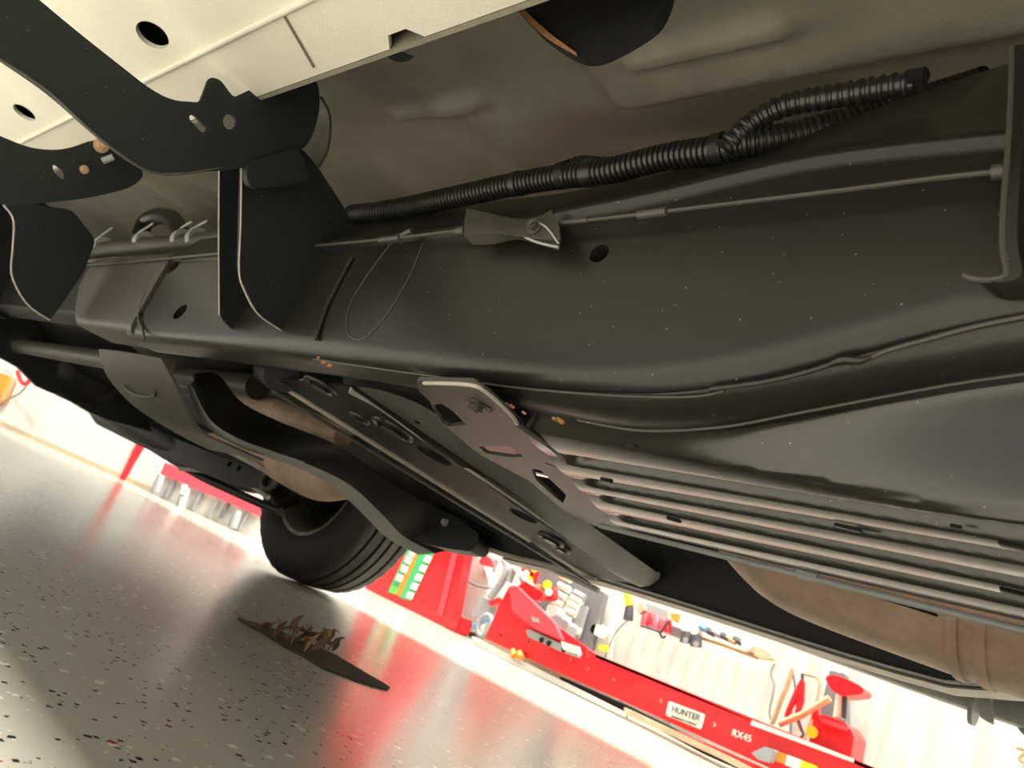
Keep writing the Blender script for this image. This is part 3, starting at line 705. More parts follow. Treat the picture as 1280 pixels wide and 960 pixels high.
# ---- far rail
cF = curve_xz([(-200, 420), (0, 445), (120, 515), (260, 575), (420, 640), (600, 690), (745, 723), (860, 758), (1000, 803), (1100, 834), (1190, 858), (1280, 864), (1400, 868)], 1.40)
XF = np.linspace(-4.6, .5, 70)
secs = []
for x in XF:
    z = cF(x) if x > -1.25 else lerp(cF(-1.25), .40, min((-1.25-x)/.6, 1))
    secs.append([Vector((x, a, b)) for a, b in [(1.36, z+.20), (1.36, z+.012), (1.365, z+.002), (1.375, z), (1.44, z), (1.45, z+.01), (1.45, z+.20)]])
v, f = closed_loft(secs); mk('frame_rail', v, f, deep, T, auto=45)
rows = []
xs = [x for x in XF if x > -1.3]
rows = [[Vector((x, y_, cF(x)+dz)) for x in xs] for y_, dz in ((1.405, .0), (1.40, -.003), (1.43, -.004), (1.455, -.002))]
strip('rail_lower_flange', rows, .004, edge, T)
# thin hem lines from the far cross-beam to the left of it
seam2 = [Yp(x, y, 1.36) for x, y in [(560, 665), (620, 690), (690, 708), (745, 724)]]
tube('hem_line', smoothpath(seam2, 12), .006, edge, T, seg=8)
tube('hem_line', smoothpath([Yp(x, y, 1.40) for x, y in [(590, 686), (640, 690), (700, 716), (748, 738)]], 12), .006, edge, T, seg=8)
# far side rocker/body tub (dark) above the far rail
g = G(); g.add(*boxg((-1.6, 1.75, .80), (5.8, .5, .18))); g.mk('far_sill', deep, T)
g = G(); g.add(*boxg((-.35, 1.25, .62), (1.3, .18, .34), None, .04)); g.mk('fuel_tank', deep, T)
# ---- exhaust: catalyst bulb and muffler
def spindle(name, pts, rs, m_, seg=26, n=40, flat=1.0):
    P = smoothpath(pts, n); r = [float(np.interp(i/(n-1), np.linspace(0, 1, len(rs)), rs)) for i in range(n)]
    r = list(smooth_vals(r, 1)); v, f = tubeg(P, r, seg); return mk(name, v, f, m_, T, auto=50)
mz = [Yp(905, 690, 1.12), Yp(960, 708, 1.12), Yp(1060, 745, 1.12), Yp(1200, 790, 1.12), Yp(1330, 825, 1.12)]
spindle('muffler', [Vector((-.66, 1.14, .50)), Vector((-.60, 1.14, .495)), Vector((-.53, 1.14, .49)), Vector((-.45, 1.14, .485)), Vector((-.2, 1.14, .48)), Vector((.1, 1.14, .48)), Vector((.4, 1.14, .48))],
        [.03, .07, .105, .122, .128, .128, .128], rustcat)
for xx in (-.245, -.215):
    tube('muffler_band', [Vector((xx-.006, 1.14, .4805)), Vector((xx+.006, 1.14, .4805))], .131, rustcat, T, seg=30)
tube('muffler_seam', smoothpath([Vector((x, 1.14-.128*math.cos(.75+.15*math.sin(3*x)), .48-.128*math.sin(.75+.15*math.sin(3*x))-.0005)) for x in np.linspace(-.42, -.26, 10)], 20), .0018, deep, T, seg=6)
# hanger under the muffler
p = Yp(1220, 842, 1.17); tube('muffler_hanger', [p+Vector((0, 0, .08)), p+Vector((0, 0, .01)), p+Vector((.0, 0, -.005))], [.012, .012, .006], edge, T, seg=10)
# catalyst bulb
spindle('catalytic_converter', smoothpath([Yp(x, y, q) for (x, y), q in zip([(262, 545), (300, 556), (352, 578), (400, 598), (440, 600), (470, 604)], [1.22]*6)], 20), [.01, .028, .055, .062, .05, .018], rustcat)
spindle('exhaust_pipe', [Yp(x, y, q) for (x, y), q in zip([(300, 492), (335, 510), (380, 528), (430, 545)], [1.0, 1.02, 1.04, 1.06])], [.03, .036, .036, .03], rustcat)
# ---- lower control arm and links
tube('control_arm', smoothpath([Yp(x, y, q) for (x, y), q in zip([(60, 470), (130, 510), (200, 548), (280, 590), (330, 606)], [1.35, 1.42, 1.48, 1.54, 1.58])], 24), [.06]*14+[.055]*5+[.05, .045, .045, .04, .04], deep, T, seg=14)
arm_l = [(100, 500), (160, 520), (210, 545), (270, 568), (325, 588), (350, 600), (330, 612), (290, 606), (240, 586), (180, 560), (120, 530)]
plate('control_arm_plate', rnd([Yp(x, y, 1.45) for x, y in arm_l], .03), [ell(Yp(287, 580, 1.45), (.015, 0, 0), (0, 0, .013), 14), ell(Yp(299, 585, 1.45), (.015, 0, 0), (0, 0, .013), 14)], (0, .03, 0), deep, T)
for (x, y) in ((287, 580), (299, 585)):
    bolt('bolt', Yp(x, y, 1.47), (0, -1, 0), .011, T, black, .008)
tube('tie_rod', smoothpath([Yp(x, y, 1.50) for x, y in [(190, 560), (250, 595), (300, 618), (350, 640)]], 12), .016, deep, T)
tube('sway_bar', smoothpath([Yp(x, y, 1.46) for x, y in [(225, 586), (262, 590), (305, 602), (335, 622)]], 14), .009, edge, T)
tube('link_ring', [Yp(338, 598, 1.44)+Vector((.045*math.cos(t), 0, .04*math.sin(t))) for t in np.linspace(0, 2*math.pi, 20)], .009, dusty, T)
edgepts = [(48, 485), (90, 500), (125, 522), (150, 530), (190, 555), (230, 580), (262, 600), (300, 622)]
plate('lower_skid', rnd([Yp(x, y, 1.52) for x, y in [(100, 500), (105, 512), (130, 524), (142, 534), (170, 542), (182, 552), (200, 556), (214, 568), (240, 576), (270, 592), (300, 600), (330, 560), (200, 450)]], .01), [], (0, .12, 0), deep, T)
plate('front_valance', [Xp(x, y, -3.3) for x, y in [(-60, 330), (-60, 418), (0, 447), (24, 460), (48, 484), (66, 492), (86, 494), (105, 512), (132, 524), (190, 540), (150, 430), (80, 370)]], [], (-.05, 0, 0), deep, T)
# ---- steering knuckle, drive shaft boot
kc = Yp(355, 622, 1.62)
blob('steering_knuckle', kc+Vector((0, 0, .05)), .085, deep, sx=.9, sy=.8, sz=1.1, seed=2)
WX, WYc, WR = -2.545, 1.80, .385
g = G(); g.add(*tubeg([Vector((WX, 1.52, .40)), Vector((WX, 1.56, .40)), Vector((WX, 1.6, .40)), Vector((WX, 1.66, .39)), Vector((WX, 1.74, .385))], [.05, .07, .085, .12, .12], 24)); g.mk('wheel_hub', deep, T, auto=50)
# ---- wheel: tyre with grooves, rim
wheel = empty('wheel', (WX, WYc, .385), None, None); wheel.parent = truck; wheel.location = Vector((WX, WYc, .385))-WO['truck']
del_keys = [k for k in ('label', 'category') if k in wheel.keys()]
for k in del_keys: del wheel[k]
def lathe_y(name, prof, m_, seg=96, closed=True, parent=wheel, cx=WX, cz=.385, knob=None, auto=35, ang0=0, rot=0.0):
    v = []; f = []; n = len(prof)
    for s in range(seg):
        t = 2*math.pi*s/seg+ang0
        for (r, y) in prof:
            rr = r+(knob(r, y, s) if knob else 0)
            v.append((cx+rr*math.cos(t), WYc+y, cz+rr*math.sin(t)))
    for s in range(seg):
        for k in range(n if closed else n-1):
            a = s*n+k; b = s*n+(k+1) % n; c_ = ((s+1) % seg)*n+(k+1) % n; d = ((s+1) % seg)*n+k; f.append((a, b, c_, d))
    return mk(name, v, f, m_, parent, auto=auto)
tp = [(.222, -.115), (.225, -.128), (.25, -.138), (.29, -.142), (.33, -.138), (.352, -.130), (.362, -.122), (.372, -.112)]
tread = [(.379, -.100), (.380, -.078), (.380, -.074), (.368, -.071), (.368, -.064), (.381, -.061), (.383, -.030), (.384, -.026), (.371, -.023), (.371, -.016), (.384, -.013), (.385, 0)]
tp2 = tp+tread; mir = [(r, -y) for r, y in reversed(tp2[:-1])]; full = tp2+mir
full += [(.215, .10), (.215, -.10)]
def kn(r, y, s):
    ay = abs(y)
    if ay >= .095 and r > .345: return -.007 if (s % 4) == 0 else 0
    return 0
lathe_y('tyre', full, rubber, seg=160, knob=kn)
rimp = [(.214, -.128), (.226, -.130), (.229, -.122), (.214, -.114), (.205, -.10), (.188, -.06), (.182, 0), (.188, .07), (.21, .12), (.222, .125), (.224, .13), (.205, .128), (.180, .075), (.172, .0), (.178, -.06), (.198, -.108)]
lathe_y('rim', rimp, rimmat, seg=72)
lathe_y('wheel_disc', [(.04, .03), (.12, .05), (.178, .035), (.178, .045), (.12, .06), (.04, .04)], alu, seg=48)
for k in range(5):
    t = 2*math.pi*k/5+.3
    g = G(); g.add(*boxg(Vector((WX+.12*math.cos(t), WYc+.02, .385+.12*math.sin(t))), (.12, .03, .045), Matrix.Rotation(-t, 3, 'Y'), .008)); g.mk('spoke', alu, wheel)
lathe_y('brake_rotor', [(.06, -.05), (.155, -.05), (.155, -.02), (.06, -.02)], deep, seg=48)
# ---- tail pipe parts at lower right
tube('tail_pipe', smoothpath([Yp(x, y, 1.60) for x, y in [(960, 780), (1160, 850), (1267, 885), (1380, 922)]], 14), .028, greybar, T, seg=18)
plate('pipe_bracket', rnd([Yp(x, y, 1.5) for x, y in [(1224, 862), (1237, 862), (1240, 905), (1224, 896)]], .004), [], (0, .02, 0), greybar, T)
tube('clamp_ring', [Yp(1216, 880, 1.56), Yp(1222, 882, 1.56)], .034, greybar, T, seg=20)
plate('body_bracket', rnd([Yp(x, y, 1.6) for x, y in [(1266, 902), (1300, 905), (1300, 930), (1278, 918)]], .004), [], (0, .03, 0), greybar, T)
# far body side skirts (outside of truck on far side)
g = G(); g.add(*boxg((-.6, 1.97, .78), (2.6, .05, .22), None, .01)); g.mk('rocker_skirt', deep, T)

# ================================================================== BACKGROUND THINGS
# painted stripe and post on the left wall; helper to find the left wall point of a pixel
LP = lw(0, 0, 0)
def Lp(x, y, n=.0):
    d = Vector(ray(x, y)); c = Vector(CAM); o = L0+LN*n; t = (o-c).dot(LN)/d.dot(LN); return c+d*t
def lplate(name, pts, n, t, m_, parent=None, r=0, holes=()):
    P = [Lp(x, y, n) for x, y in pts]
    if r: P = rnd(P, r)
    return plate(name, P, holes, -LN*t, m_, parent)
o = lplate('red_post', [(148, 600), (154, 603), (182, 552), (174, 548)], .03, .02, red); tagit(o, 'narrow red upright post standing against the white wall, left of the shelving', 'post')
o = lplate('notice_board', [(-60, 500), (-10, 528), (150, 598), (172, 548), (40, 486), (-60, 440)], .012, .01, whiteb); tagit(o, 'long low white board on the wall left of the red post', 'board')
o = lplate('white_sheet', [(156, 600), (188, 620), (206, 575), (180, 560)], .02, .02, whiteb); tagit(o, 'white sheet leaning on the wall between the red post and the low machine', 'sheet')
# low machine with pink-red band and feet
mc = empty('shop_machine', Lp(260, 640, .1), 'low grey shop machine with a pinkish red band, left of the truck wheel', 'machine')
lplate('machine_body', [(188, 622), (322, 678), (335, 640), (205, 590)], .12, .1, greym if False else whiteb, mc)
lplate('red_band', [(200, 592), (206, 578), (330, 628), (324, 645)], .16, .05, pink, mc)
lplate('top_panel', [(208, 574), (235, 582), (245, 592), (214, 582)], .13, .03, whiteb, mc)
for (x, y) in ((194, 606), (226, 622), (290, 650)):
    a = Lp(x, y+10, .2); b = Lp(x+8, y-12, .2)
    tube('roller', [a, a.lerp(b, .5), b], [.028, .03, .022], greym, mc, seg=12)
for (x, y, m_) in ((228, 612, milk), (226, 628, milk)):
    a = Lp(x, y+6, .24); b = Lp(x+3, y-6, .24); tube('white_lever', [a, b], .018, m_, mc, seg=10)
for (x, y) in ((212, 615), (246, 630), (266, 640), (280, 642), (304, 655)):
    a = Lp(x-5, y+6, .14); b = Lp(x+6, y-14, .14); tube('strut', [a, b], .012, greyp if x in (280,) else greym, mc, seg=8)
# orange box and cables, far left
o = lplate('tool_case', [(-30, 510), (0, 500), (12, 470), (-12, 462)], .09, .06, orange); tagit(o, 'orange case hanging on the wall at the far left', 'case')
def lcable(pts, m_, label, r=.006, cat='cable', n=24, name='cable'):
    o = tube(name, smoothpath([Lp(x, y, .26 if name == 'hose' else .19) for x, y in pts], n), r, m_, None, seg=8); return tagit(o, label, cat)
lcable([(0, 506), (8, 500), (24, 492), (35, 480), (42, 468)], greyp, 'thin dark cable looping in front of the orange case')
lcable([(6, 462), (14, 468), (16, 476), (12, 486), (2, 500)], greym, 'thin grey cable hanging beside the orange case')
lcable([(22, 464), (26, 476), (32, 480), (38, 474)], red, 'short red hose looped on the wall right of the orange case', .014, 'hose', name='hose')

def wy(x, y, Y): return Yp(x, y, Y)
def ypl(name, pts, Y, t, m_, parent=None, r=0.0, holes=()):
    P = [Yp(x, y, Y) for x, y in pts]
    if r: P = rnd(P, r)
    return plate(name, P, holes, (0, t, 0), m_, parent)
# red sign cabinet
sg = empty('sign_cabinet', (-3.45, 3.05, 0), 'tall red cabinet with green sign of white letters, behind the truck wheel', 'cabinet')
SY = 2.95
pxs = [(440, 735), (560, 781), (590, 700), (490, 660)]
b0 = Yp(455, 737, SY); b1 = Yp(566, 781, SY)
xl, xr = b0.x, b1.x
lt, rt_ = Yp(505, 655, SY), Yp(583, 690, SY)
def up_to(p0, p1, z): return p0.lerp(p1, (z-p0.z)/(p1.z-p0.z))
plate('cabinet_body', [Vector((b0.x, SY, .002)), Vector((b1.x, SY, .002)), up_to(b1, rt_, .9), up_to(b0, lt, .9)], [], (0, .06, 0), red, sg)
plate('door_seam', [b1.lerp(b0, .16)+Vector((0, -.012, .02)), b1.lerp(b0, .12)+Vector((0, -.012, .02)), up_to(b1, rt_, .9)+Vector((-.035, -.012, 0)), up_to(b1, rt_, .9)+Vector((-.06, -.012, 0))], [], (0, .012, 0), redlite, sg)
g = G(); g.add(*boxg((xr+.01, SY+.03, .04), (.10, .1, .08), None, .01)); g.mk('foot', red, sg)
ypl('decal_base', [(485, 740), (514, 750), (546, 683), (517, 670)], SY-.004, .004, green, sg)
ypl('decal_green', [(500, 747), (512, 751), (543, 684), (532, 678)], SY-.008, .004, green, sg)
ypl('decal_lime', [(487, 740), (494, 743), (498, 735), (490, 731)], SY-.008, .004, lime, sg)
ypl('decal_orange', [(494, 743), (500, 746), (524, 690), (520, 687)], SY-.008, .004, orange, sg)
for (x, y) in ((498, 722), (504, 711), (509, 700), (514, 691), (521, 681)):
    s = 1.35 if y < 685 else 1
    ypl('letter', [(x-4*s, y+3*s), (x+3*s, y+6*s), (x+6*s, y-3*s), (x-1*s, y-6*s)], SY-.013, .005, whiteb, sg, r=.008)
for k in range(5):
    x = 511+k*5.5; y = 744-k*11.3
    ypl('letter', [(x-4.5, y+2.5), (x+3, y+5.5), (x+6.5, y-2.5), (x-.6, y-5.2)], SY-.013, .005, milk, sg, r=.008)
# white lumber/pipes between cabinet and red ramp
o = ypl('moulded_panel', [(560, 782), (592, 790), (612, 730), (604, 705), (592, 688), (580, 690)], 3.12, .08, whiteb, None, r=.02); tagit(o, 'white moulded panel on the wall right of the red cabinet', 'panel')
def ycable(pts, Y, m_, label, r=.006, cat='cable', n=24, name='cable'):
    o = tube(name, smoothpath([Yp(x, y, Y) for x, y in pts], n), r, m_, None, seg=8); return tagit(o, label, cat)
ycable([(578, 714), (588, 728), (604, 734), (614, 735)], 3.05, greyp, 'thin dark cable sagging across the white moulded panel')
ycable([(598, 694), (610, 696), (618, 705), (616, 716)], 3.04, greyp, 'dark cable looped above the white moulded panel')
ycable([(612, 748), (622, 734), (630, 722), (634, 708), (630, 700)], 3.0, greym, 'grey hose coiled left of the red ramp', .02, 'hose', name='hose')
ycable([(592, 784), (604, 776), (616, 773)], 2.96, blue, 'short blue hose on the floor left of the red ramp', .014, 'hose', name='hose')
o = tube('hand_wheel', [Yp(606, 782, 2.86)+Vector((.04*math.cos(t), 0, .05*math.sin(t))) for t in np.linspace(0, 2*math.pi, 20)], .012, greym); tagit(o, 'small grey ring standing on the floor beside the blue hose', 'ring')
o = ypl('motor_unit', [(588, 770), (604, 775), (616, 752), (600, 744)], 3.0, .1, greym, None, r=.01); tagit(o, 'small grey motor unit on the floor between the white panel and the red ramp', 'motor')
o = ypl('pink_fixture', [(598, 705), (612, 708), (616, 697), (602, 693)], 3.06, .05, redlite, None, r=.02); tagit(o, 'small pinkish fitting above the white moulded panel', 'fitting')
# alignment ramp: long red beam
rm = empty('lift_runway', (-1.6, 2.9, 0), 'long red lift runway beam with white maker label lying along the wall', 'lift')
RY = 2.80
top_px = [(648, 738), (672, 766), (700, 790), (735, 812), (742, 818), (860, 868), (942, 909), (1068, 952), (1160, 990)]
bot_px = [(1160, 1040), (950, 958), (885, 932), (780, 883), (700, 845), (606, 798)]
beam = [(606, 798), (624, 756), (636, 734), (668, 762), (745, 818), (860, 866), (942, 902), (1000, 926), (1068, 950), (1200, 1003), (1180, 1048), (1010, 982), (885, 925), (780, 877), (700, 842)]
bh = [ell(Yp(x, y, RY), (.008, 0, 0), (0, 0, .008), 10) for x, y in ((626, 794), (661, 801), (712, 824), (734, 836), (766, 849), (825, 876), (892, 906))]
ypl('beam_side', beam, RY, .02, red, rm, holes=bh)
g = G(); a = Yp(745, 818, RY); b = Yp(1200, 1003, RY)
g.add(*boxg((0, 0, 0), (.01, .01, .01)))
rows = [[p+Vector((0, dy, 0)) for p in [a.lerp(b, i/12) for i in range(13)]] for dy in (.0, .05, .10)]
strip('runway_deck', rows, .012, red, rm)
ypl('ramp_wedge', [(636, 733), (645, 732), (668, 755), (692, 778), (702, 800), (668, 786), (640, 764)], RY-.03, .03, redlite, rm, r=.01)
ypl('wedge_slot', [(664, 770), (672, 773), (674, 778), (666, 777)], RY-.036, .004, greym, rm)
ypl('latch_bar', [(657, 788), (662, 787), (722, 814), (722, 822), (700, 814), (660, 796)], RY-.02, .02, greym, rm, r=.004)
for (x, y) in ((677, 800), (686, 804), (705, 812)):
    bolt('bolt', Yp(x, y, RY-.022), (0, -1, 0), .008, rm, deep, .01)
ypl('white_catch', [(701, 801), (722, 808), (724, 818), (704, 812)], RY-.04, .02, whiteb, rm, r=.004)
for (x, y) in ((642, 818), (650, 820)):
    g = G(); g.add(*cylg(Yp(x-1, y-5, RY-.02), Yp(x+1, y+2, RY-.03), .012, 12, .016)); g.mk('yellow_knob', orange, rm, auto=30)
ypl('lower_track', [(700, 845), (780, 880), (885, 932), (1000, 985), (1000, 996), (880, 943), (780, 889), (700, 852)], RY+.03, .05, deep, rm)
ypl('red_crossbar', [(842, 912), (890, 932), (960, 962), (990, 985), (930, 962), (843, 922)], RY-.03, .03, red, rm, r=.006)
ypl('floor_rail', [(590, 795), (780, 890), (780, 896), (700, 858), (590, 800)], RY-.01, .03, whiteb, rm)
ypl('floor_rail', [(780, 884), (900, 940), (1000, 990), (1000, 1000), (900, 948), (780, 892)], RY-.04, .02, cream, rm)
# maker's label on the beam
dx = (Yp(880, 893, RY)-Yp(834, 877, RY)); ang = math.atan2(dx.z, dx.x)
ypl('maker_label', [(836, 876), (881, 893), (876, 912), (832, 894)], RY-.005, .004, milk, rm, r=.008)
def text(s, p, size, m_, parent, ang=0.0, Y=None, name='lettering'):
    cu = bpy.data.curves.new(name, 'FONT'); cu.body = s; cu.size = size; cu.extrude = .0008; cu.align_x = 'CENTER'; cu.align_y = 'CENTER'; cu.offset = size*.012
    to = bpy.data.objects.new('tmp', cu); COL.objects.link(to)
    dg = bpy.context.evaluated_depsgraph_get(); dg.update()
    me = bpy.data.meshes.new_from_object(to.evaluated_get(dg)); me.materials.clear(); me.materials.append(m_)
    bpy.data.objects.remove(to)
    me.name = name; o = bpy.data.objects.new(name, me); COL.objects.link(o); WO[o.name] = Vector(p)
    o.rotation_euler = (math.pi/2, -ang, 0)
    o.parent = parent; o.location = Vector(p)-WO[parent.name]; return o
text('HUNTER', Yp(857, 892, RY-.0075), .030, inkm, rm, ang)
text('ENGINEERING COMPANY', Yp(854.5, 901, RY-.0075), .009, inkm, rm, ang)
text('RX45', Yp(927, 920, RY-.002), .032, milk, rm, ang)
ypl('warning_label', [(972, 939), (984, 943), (980, 955), (968, 951)], RY-.006, .004, orange, rm)
ypl('warning_label', [(984, 943), (1002, 950), (998, 963), (981, 956)], RY-.006, .004, milk, rm)
ypl('warning_label', [(1002, 950), (1022, 958), (1018, 971), (998, 963)], RY-.006, .004, yellow, rm)
ypl('wheel_stop', [(939, 941), (956, 933), (968, 937), (962, 953), (948, 950)], RY-.05, .04, greym, rm, r=.005)
ypl('top_trim', [(940, 900), (1066, 948), (1066, 953), (938, 906)], RY-.012, .02, whiteb, rm)
# grey tool board with wheel clamps
tb = empty('tool_board', (-2.65, 3.12, .2), 'dark grey tool board with rows of pale wheel adaptors, above the red ramp', 'tool board')
TY = 3.12
ypl('board', [(655, 700), (690, 712), (756, 741), (740, 800), (738, 812), (700, 800), (664, 772), (648, 720)], TY, .04, greyp, tb, r=.01)
for (x, y) in ((707, 722), (705, 735), (701, 745), (697, 754), (721, 750), (717, 758), (714, 766), (708, 774), (724, 745)):
    a = Yp(x-6, y-4, TY-.03); b = Yp(x+7, y+3, TY-.03); tube('adaptor', [a, b], .018, milk if x != 724 else greym, tb, seg=10)
tube('board_rail', [Yp(714, 748, TY-.02), Yp(698, 778, TY-.02)], .012, cream, tb)
ypl('rack_arm', [(724, 755), (734, 758), (722, 798), (712, 796)], TY-.03, .02, greym, tb, r=.01)
bolt('bolt', Yp(723, 789, TY-.035), (0, -1, 0), .012, tb, milk, .01)
# loose red and yellow parts in front of it
def small(name, pts, Y, t, m_, label, cat, r=.012):
    o = ypl(name, pts, Y, t, m_, None, r=r); return tagit(o, label, cat)
cl = empty('wheel_clamp', Yp(660, 740, 3.0), 'red and yellow wheel clamp hanging highest over the red ramp, next to its grey arm', 'clamp')
ypl('clamp_body', [(650, 718), (658, 700), (672, 704), (664, 728)], 3.02, .04, red, cl, r=.01)
for (x, y, m_) in ((662, 705, milk), (668, 711, yellow), (658, 717, milk), (662, 725, yellow)):
    g = G(); g.add(*cylg(Yp(x, y, 3.02), Yp(x, y, 2.98), .018, 14)); g.mk('clamp_knob', m_, cl, auto=30)
tube('clamp_arm', [Yp(642, 708, 2.98), Yp(666, 734, 2.98)], .012, milk, cl); tube('clamp_arm', [Yp(636, 728, 2.99), Yp(644, 708, 2.99)], .016, greym, cl)
cl = empty('wheel_clamp', Yp(680, 740, 2.98), 'red wheel clamp with cream roller and yellow cap, in front of the grey tool board', 'clamp')
ypl('clamp_body', [(668, 740), (680, 750), (692, 748), (692, 734), (676, 728)], 3.0, .04, red, cl, r=.012)
for (x, y, m_, r_) in ((674, 738, cream, .03), (684, 731, yellow, .022), (686, 740, milk, .018)):
    g = G(); g.add(*cylg(Yp(x, y, 3.0), Yp(x, y, 2.95), r_, 16)); g.mk('roller', m_, cl, auto=30)
small('red_bracket', [(646, 734), (656, 726), (680, 742), (672, 752), (650, 742)], 2.90, .03, red, 'red bracket lying behind the upper tip of the red ramp', 'bracket')
small('lever_handle', [(610, 752), (624, 746), (628, 752), (612, 758)], 2.92, .03, red, 'small red lever left of the red ramp', 'lever')
small('white_bottle', [(682, 762), (686, 754), (698, 760), (696, 768), (686, 772)], 2.94, .06, whiteb, 'round white cup behind the red ramp below the tool board', 'cup', .02)
small('white_block', [(668, 758), (684, 766), (682, 772), (668, 766)], 2.93, .05, whiteb, 'white block lying left of the round white cup', 'block', .006)
small('grey_jug', [(684, 774), (694, 768), (712, 778), (704, 796), (688, 788)], 2.93, .08, greym, 'grey canister behind the red ramp under the white cup', 'canister', .02)
# white column and clutter on the wall
o = ypl('white_box', [(738, 812), (757, 738), (772, 742), (762, 776), (758, 830)], 3.18, .05, whiteb, None, r=.01); tagit(o, 'white upright box on the wall right of the grey tool board', 'box')
small('paper_note', [(737, 790), (740, 780), (756, 782), (760, 790), (752, 798)], 3.12, .03, milk, 'cream block fixed low on the white wall box', 'block')
small('yellow_plug', [(748, 812), (748, 806), (757, 806), (756, 814)], 3.12, .03, yellow, 'small yellow plug low on the white wall box', 'plug', .01)
fl_ = empty('flashlight', Yp(786, 755, 3.15), 'yellow and black hand torch hanging on the white wall', 'torch')
tube('handle', [Yp(784, 742, 3.14), Yp(788, 758, 3.14)], .020, yellow, fl_, seg=14)
tube('head', [Yp(787, 759, 3.14), Yp(785, 775, 3.14)], [.020, .024], inkm, fl_, seg=14)
ycable([(784, 776), (770, 790), (760, 812), (752, 835)], 3.16, greym, 'thin cable hanging from the yellow torch', .004)
sh = empty('wire_basket', Yp(820, 780, 3.14), 'wire basket of red and pink bottles on the white wall', 'basket')
ypl('basket_back', [(803, 766), (858, 789), (850, 798), (832, 792), (802, 780)], 3.15, .03, greym, sh)
for i, (x, y, m_) in enumerate(((806, 776, redlite), (814, 774, red), (820, 779, pink), (829, 782, redlite), (834, 783, red))):
    tube('bottle', [Yp(x-1, y+8, 3.12), Yp(x+1, y-5, 3.12), Yp(x+2, y-9, 3.12)], [.02, .018, .008], m_, sh, seg=10)
tube('basket_wire', [Yp(802, 782, 3.1), Yp(826, 790, 3.1)], .006, inkm, sh); tube('basket_wire', [Yp(826, 790, 3.1), Yp(836, 776, 3.1)], .006, inkm, sh)
tube('basket_hook', smoothpath([Yp(x, y, 3.11) for x, y in [(824, 790), (828, 797), (832, 795)]], 8), .005, inkm, sh)
small('cloth_bundle', [(795, 758), (803, 752), (806, 762), (798, 768)], 3.1, .05, cream, 'small cream cloth bundle right of the yellow torch', 'cloth')
small('grey_cover', [(804, 752), (835, 764), (834, 776), (812, 768), (804, 762)], 3.12, .03, greym, 'grey flat cover above the wire basket of bottles', 'cover', .008)
small('orange_tape', [(838, 766), (850, 768), (850, 776), (840, 776)], 3.1, .04, orange, 'orange tape roll on the wall right of the wire basket', 'tape', .01)
small('white_bag', [(850, 770), (868, 774), (876, 784), (872, 794), (854, 790), (848, 782)], 3.1, .07, whiteb, 'white plastic bag hanging right of the orange tape roll', 'bag', .02)
for i, (x, y) in enumerate(((857, 798), (870, 803))):
    nm = empty('clip_light', Yp(x, y, 3.1), ['left of two black clip lights under the white bag', 'right of two black clip lights under the white bag'][i], 'clip light')
    tube('clip_body', [Yp(x+1, y-8, 3.1), Yp(x, y+5, 3.1)], [.022, .026], inkm, nm, seg=10)
    g = G(); g.add(*cylg(Yp(x, y+2, 3.08), Yp(x, y+2, 3.065), .012, 12)); g.mk('lens', greym, nm, auto=30)
rk = empty('tool_rail', Yp(905, 800, 3.15), 'long wall rail holding blue and grey hand tools, right of the white bag', 'tool rail')
tube('rail', [Yp(874, 796, 3.14), Yp(905, 806, 3.14), Yp(948, 822, 3.14)], .010, wood, rk)
for i, (x, y, m_) in enumerate(((880, 786, blue), (888, 790, inkm), (896, 792, greym), (906, 796, inkm), (914, 800, wood), (922, 801, inkm), (932, 806, greym))):
    tube('hand_tool', [Yp(x-5, y-3, 3.11), Yp(x+6, y+3, 3.11)], .014, m_, rk, seg=8)
small('white_mug', [(928, 800), (936, 798), (940, 806), (934, 813), (926, 808)], 3.08, .06, milk, 'pale mug at the right end of the hand tools on the wall rail', 'mug')
small('cream_pouch', [(938, 806), (962, 815), (964, 824), (944, 821)], 3.1, .05, cream, 'cream pouch on the wall right of the hand tools', 'pouch')
ycable([(968, 830), (964, 842), (968, 854), (966, 868), (962, 890), (966, 905)], 3.15, greym, 'grey cable hanging left of the tan hose loop', .005)
ycable([(990, 836), (984, 856), (976, 876), (968, 898), (964, 905)], 3.14, wood, 'tan hose loop hanging straight down left of the red tongs', .010, 'hose', name='hose')
tg = empty('long_tongs', Yp(998, 870, 3.12), 'pair of long-handled red tongs hanging on the white wall', 'tongs')
tube('handle', [Yp(1003, 850, 3.1), Yp(996, 868, 3.1), Yp(985, 890, 3.1), Yp(980, 905, 3.1)], [.008, .014, .010, .005], red, tg)
tube('handle', [Yp(1004, 852, 3.1), Yp(1001, 876, 3.1), Yp(996, 895, 3.1), Yp(1002, 915, 3.1)], [.008, .014, .010, .005], red, tg)
tube('jaw', [Yp(1003, 842, 3.1), Yp(1003, 852, 3.1)], .006, inkm, tg)
ycable([(1005, 842), (1024, 850), (1020, 880), (1012, 905), (1006, 925)], 3.14, wood, 'thin tan rod hanging between the red tongs and the red jack stand', .006, 'rod', name='rod')
ycable([(990, 838), (994, 860), (990, 885), (988, 925)], 3.15, greyp, 'thin dark hook hanging behind the red tongs', .005, 'hook', name='hook')
ycable([(996, 892), (1000, 905), (1004, 918), (1000, 922)], 3.09, inkm, 'black wire hook below the red tongs', .005, 'hook', name='hook')
o = tube('wooden_stick', [Yp(974, 905, 2.925), Yp(1002, 894, 2.925), Yp(1037, 873, 2.92)], .012, wood); tagit(o, 'pale wooden stick leaning across in front of the red tongs', 'stick')
o = ypl('grey_post', [(1020, 910), (1037, 838), (1056, 842), (1058, 915)], 3.16, .05, greyp, None, r=.004); tagit(o, 'dark grey upright bar on the wall behind the red jack stand', 'bar')
js = empty('jack_stand', Yp(1038, 930, 2.95), 'red jack stand with a saddle top standing behind the end of the red runway', 'jack stand')
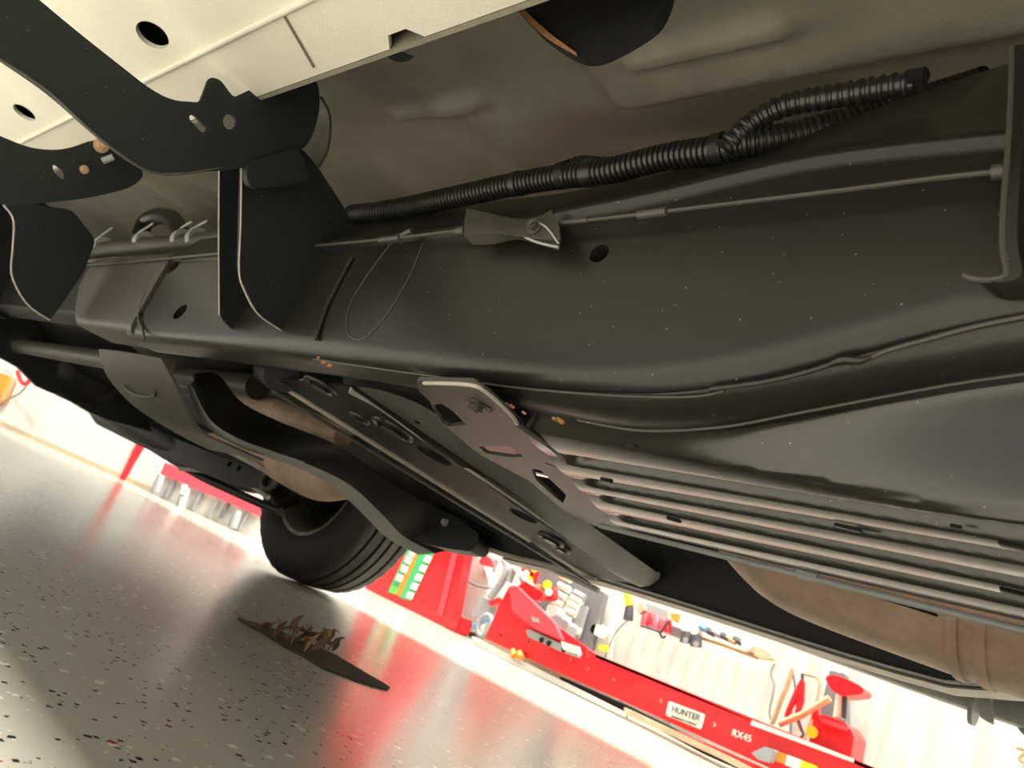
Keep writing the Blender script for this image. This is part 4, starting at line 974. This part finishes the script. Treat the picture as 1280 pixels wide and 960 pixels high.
JY = 2.95
ypl('base', [(1010, 935), (1016, 898), (1030, 893), (1058, 904), (1068, 920), (1062, 955)], JY, .14, red, js, r=.015)
ypl('base_fin', [(1014, 900), (1017, 880), (1022, 882), (1024, 898)], JY-.01, .03, red, js, r=.006)
ypl('lip', [(1024, 896), (1060, 908), (1058, 914), (1026, 902)], JY-.02, .02, redlite, js, r=.006)
ypl('saddle', [(1030, 846), (1042, 843), (1062, 850), (1080, 860), (1078, 868), (1052, 870), (1040, 864)], JY, .10, red, js, r=.018)
tube('column', [Yp(1048, 898, JY+.05), Yp(1052, 868, JY+.05)], .018, milk, js, seg=14)
tube('ratchet_bar', [Yp(1055, 898, JY+.03), Yp(1056, 868, JY+.03)], .008, inkm, js)
g = G(); g.add(*cylg(Yp(1015, 915, JY), Yp(1015, 915, JY-.02), .020, 14)); g.mk('yellow_cap', yellow, js, auto=30)
small('rag', [(812, 844), (818, 842), (838, 851), (836, 857), (820, 851)], 2.83, .05, milk, 'small white and blue rag on top of the red runway', 'rag', .006)
o = tube('chain', smoothpath([Yp(x, y, 3.15) for x, y in [(1270, 934), (1282, 938), (1274, 948), (1282, 955), (1276, 968)]], 20), .007, wood); tagit(o, 'thin tan chain hanging on the white wall at the right edge', 'chain')

# ================================================================== DEBRIS ON THE FLOOR
_j = random.Random(3)
db = mk('mud_patch', *plateg([p_+Vector((_j.uniform(-.007, .007), _j.uniform(-.004, .004), 0)) for p_ in rnd([Zp(x, y, .0015) for x, y in [(290, 771), (320, 778), (375, 799), (425, 822), (465, 846), (492, 863), (455, 855), (410, 838), (365, 813), (325, 790)]], .04, 4)], [], (0, 0, .0015)), dirt)
tagit(db, 'dark muddy wedge-shaped patch on the speckled floor under the dry leaves', 'mud patch')
def leaf(p, L_, Wd, R, m_):
    n = 7; rows = []
    for j, s in enumerate((-1, -.4, 0, .4, 1)):
        row = []
        for i in range(n):
            t = i/(n-1); w = Wd*math.sin(math.pi*min(max(t, .03), .97))**.7
            row.append(R @ Vector(((t-.5)*L_, s*w, .30*Wd*abs(s)+.12*L_*math.sin(t*3)))+p)
        rows.append(row)
    return rows
rg = random.Random(4)
lspots = [(330, 786), (341, 792), (356, 800), (369, 797), (381, 803), (389, 806), (398, 803), (400, 812), (406, 813), (414, 812), (411, 801), (393, 810), (387, 800), (375, 806), (366, 806), (335, 790), (345, 797), (352, 795), (362, 800), (365, 790), (372, 803), (378, 797), (385, 808), (390, 797), (396, 812), (402, 806), (408, 818), (412, 806), (415, 797), (404, 797), (384, 815), (376, 812), (394, 820), (410, 822), (418, 812)]
for i, (x, y) in enumerate(lspots):
    z = rg.uniform(.004, .026); p = Zp(x, y+3, .003)+Vector((0, 0, z))
    R = (Matrix.Rotation(rg.uniform(0, 6.28), 3, 'Z') @ Matrix.Rotation(rg.uniform(-1.3, .4), 3, 'Y') @ Matrix.Rotation(rg.uniform(-1, 1), 3, 'X'))
    rows = leaf(p, rg.uniform(.028, .046), rg.uniform(.004, .009), R, None)
    mn = min(v.z for r_ in rows for v in r_)
    if mn < .003: rows = [[v+Vector((0, 0, .0035-mn)) for v in r_] for r_ in rows]
    o = strip('dry_leaf', rows, .0008, leafo if rg.random() < .12 else leafm, None)
    tagit(o, 'curled dry brown leaf in the small heap on the muddy patch', 'leaf', 'dry leaves on the muddy patch')
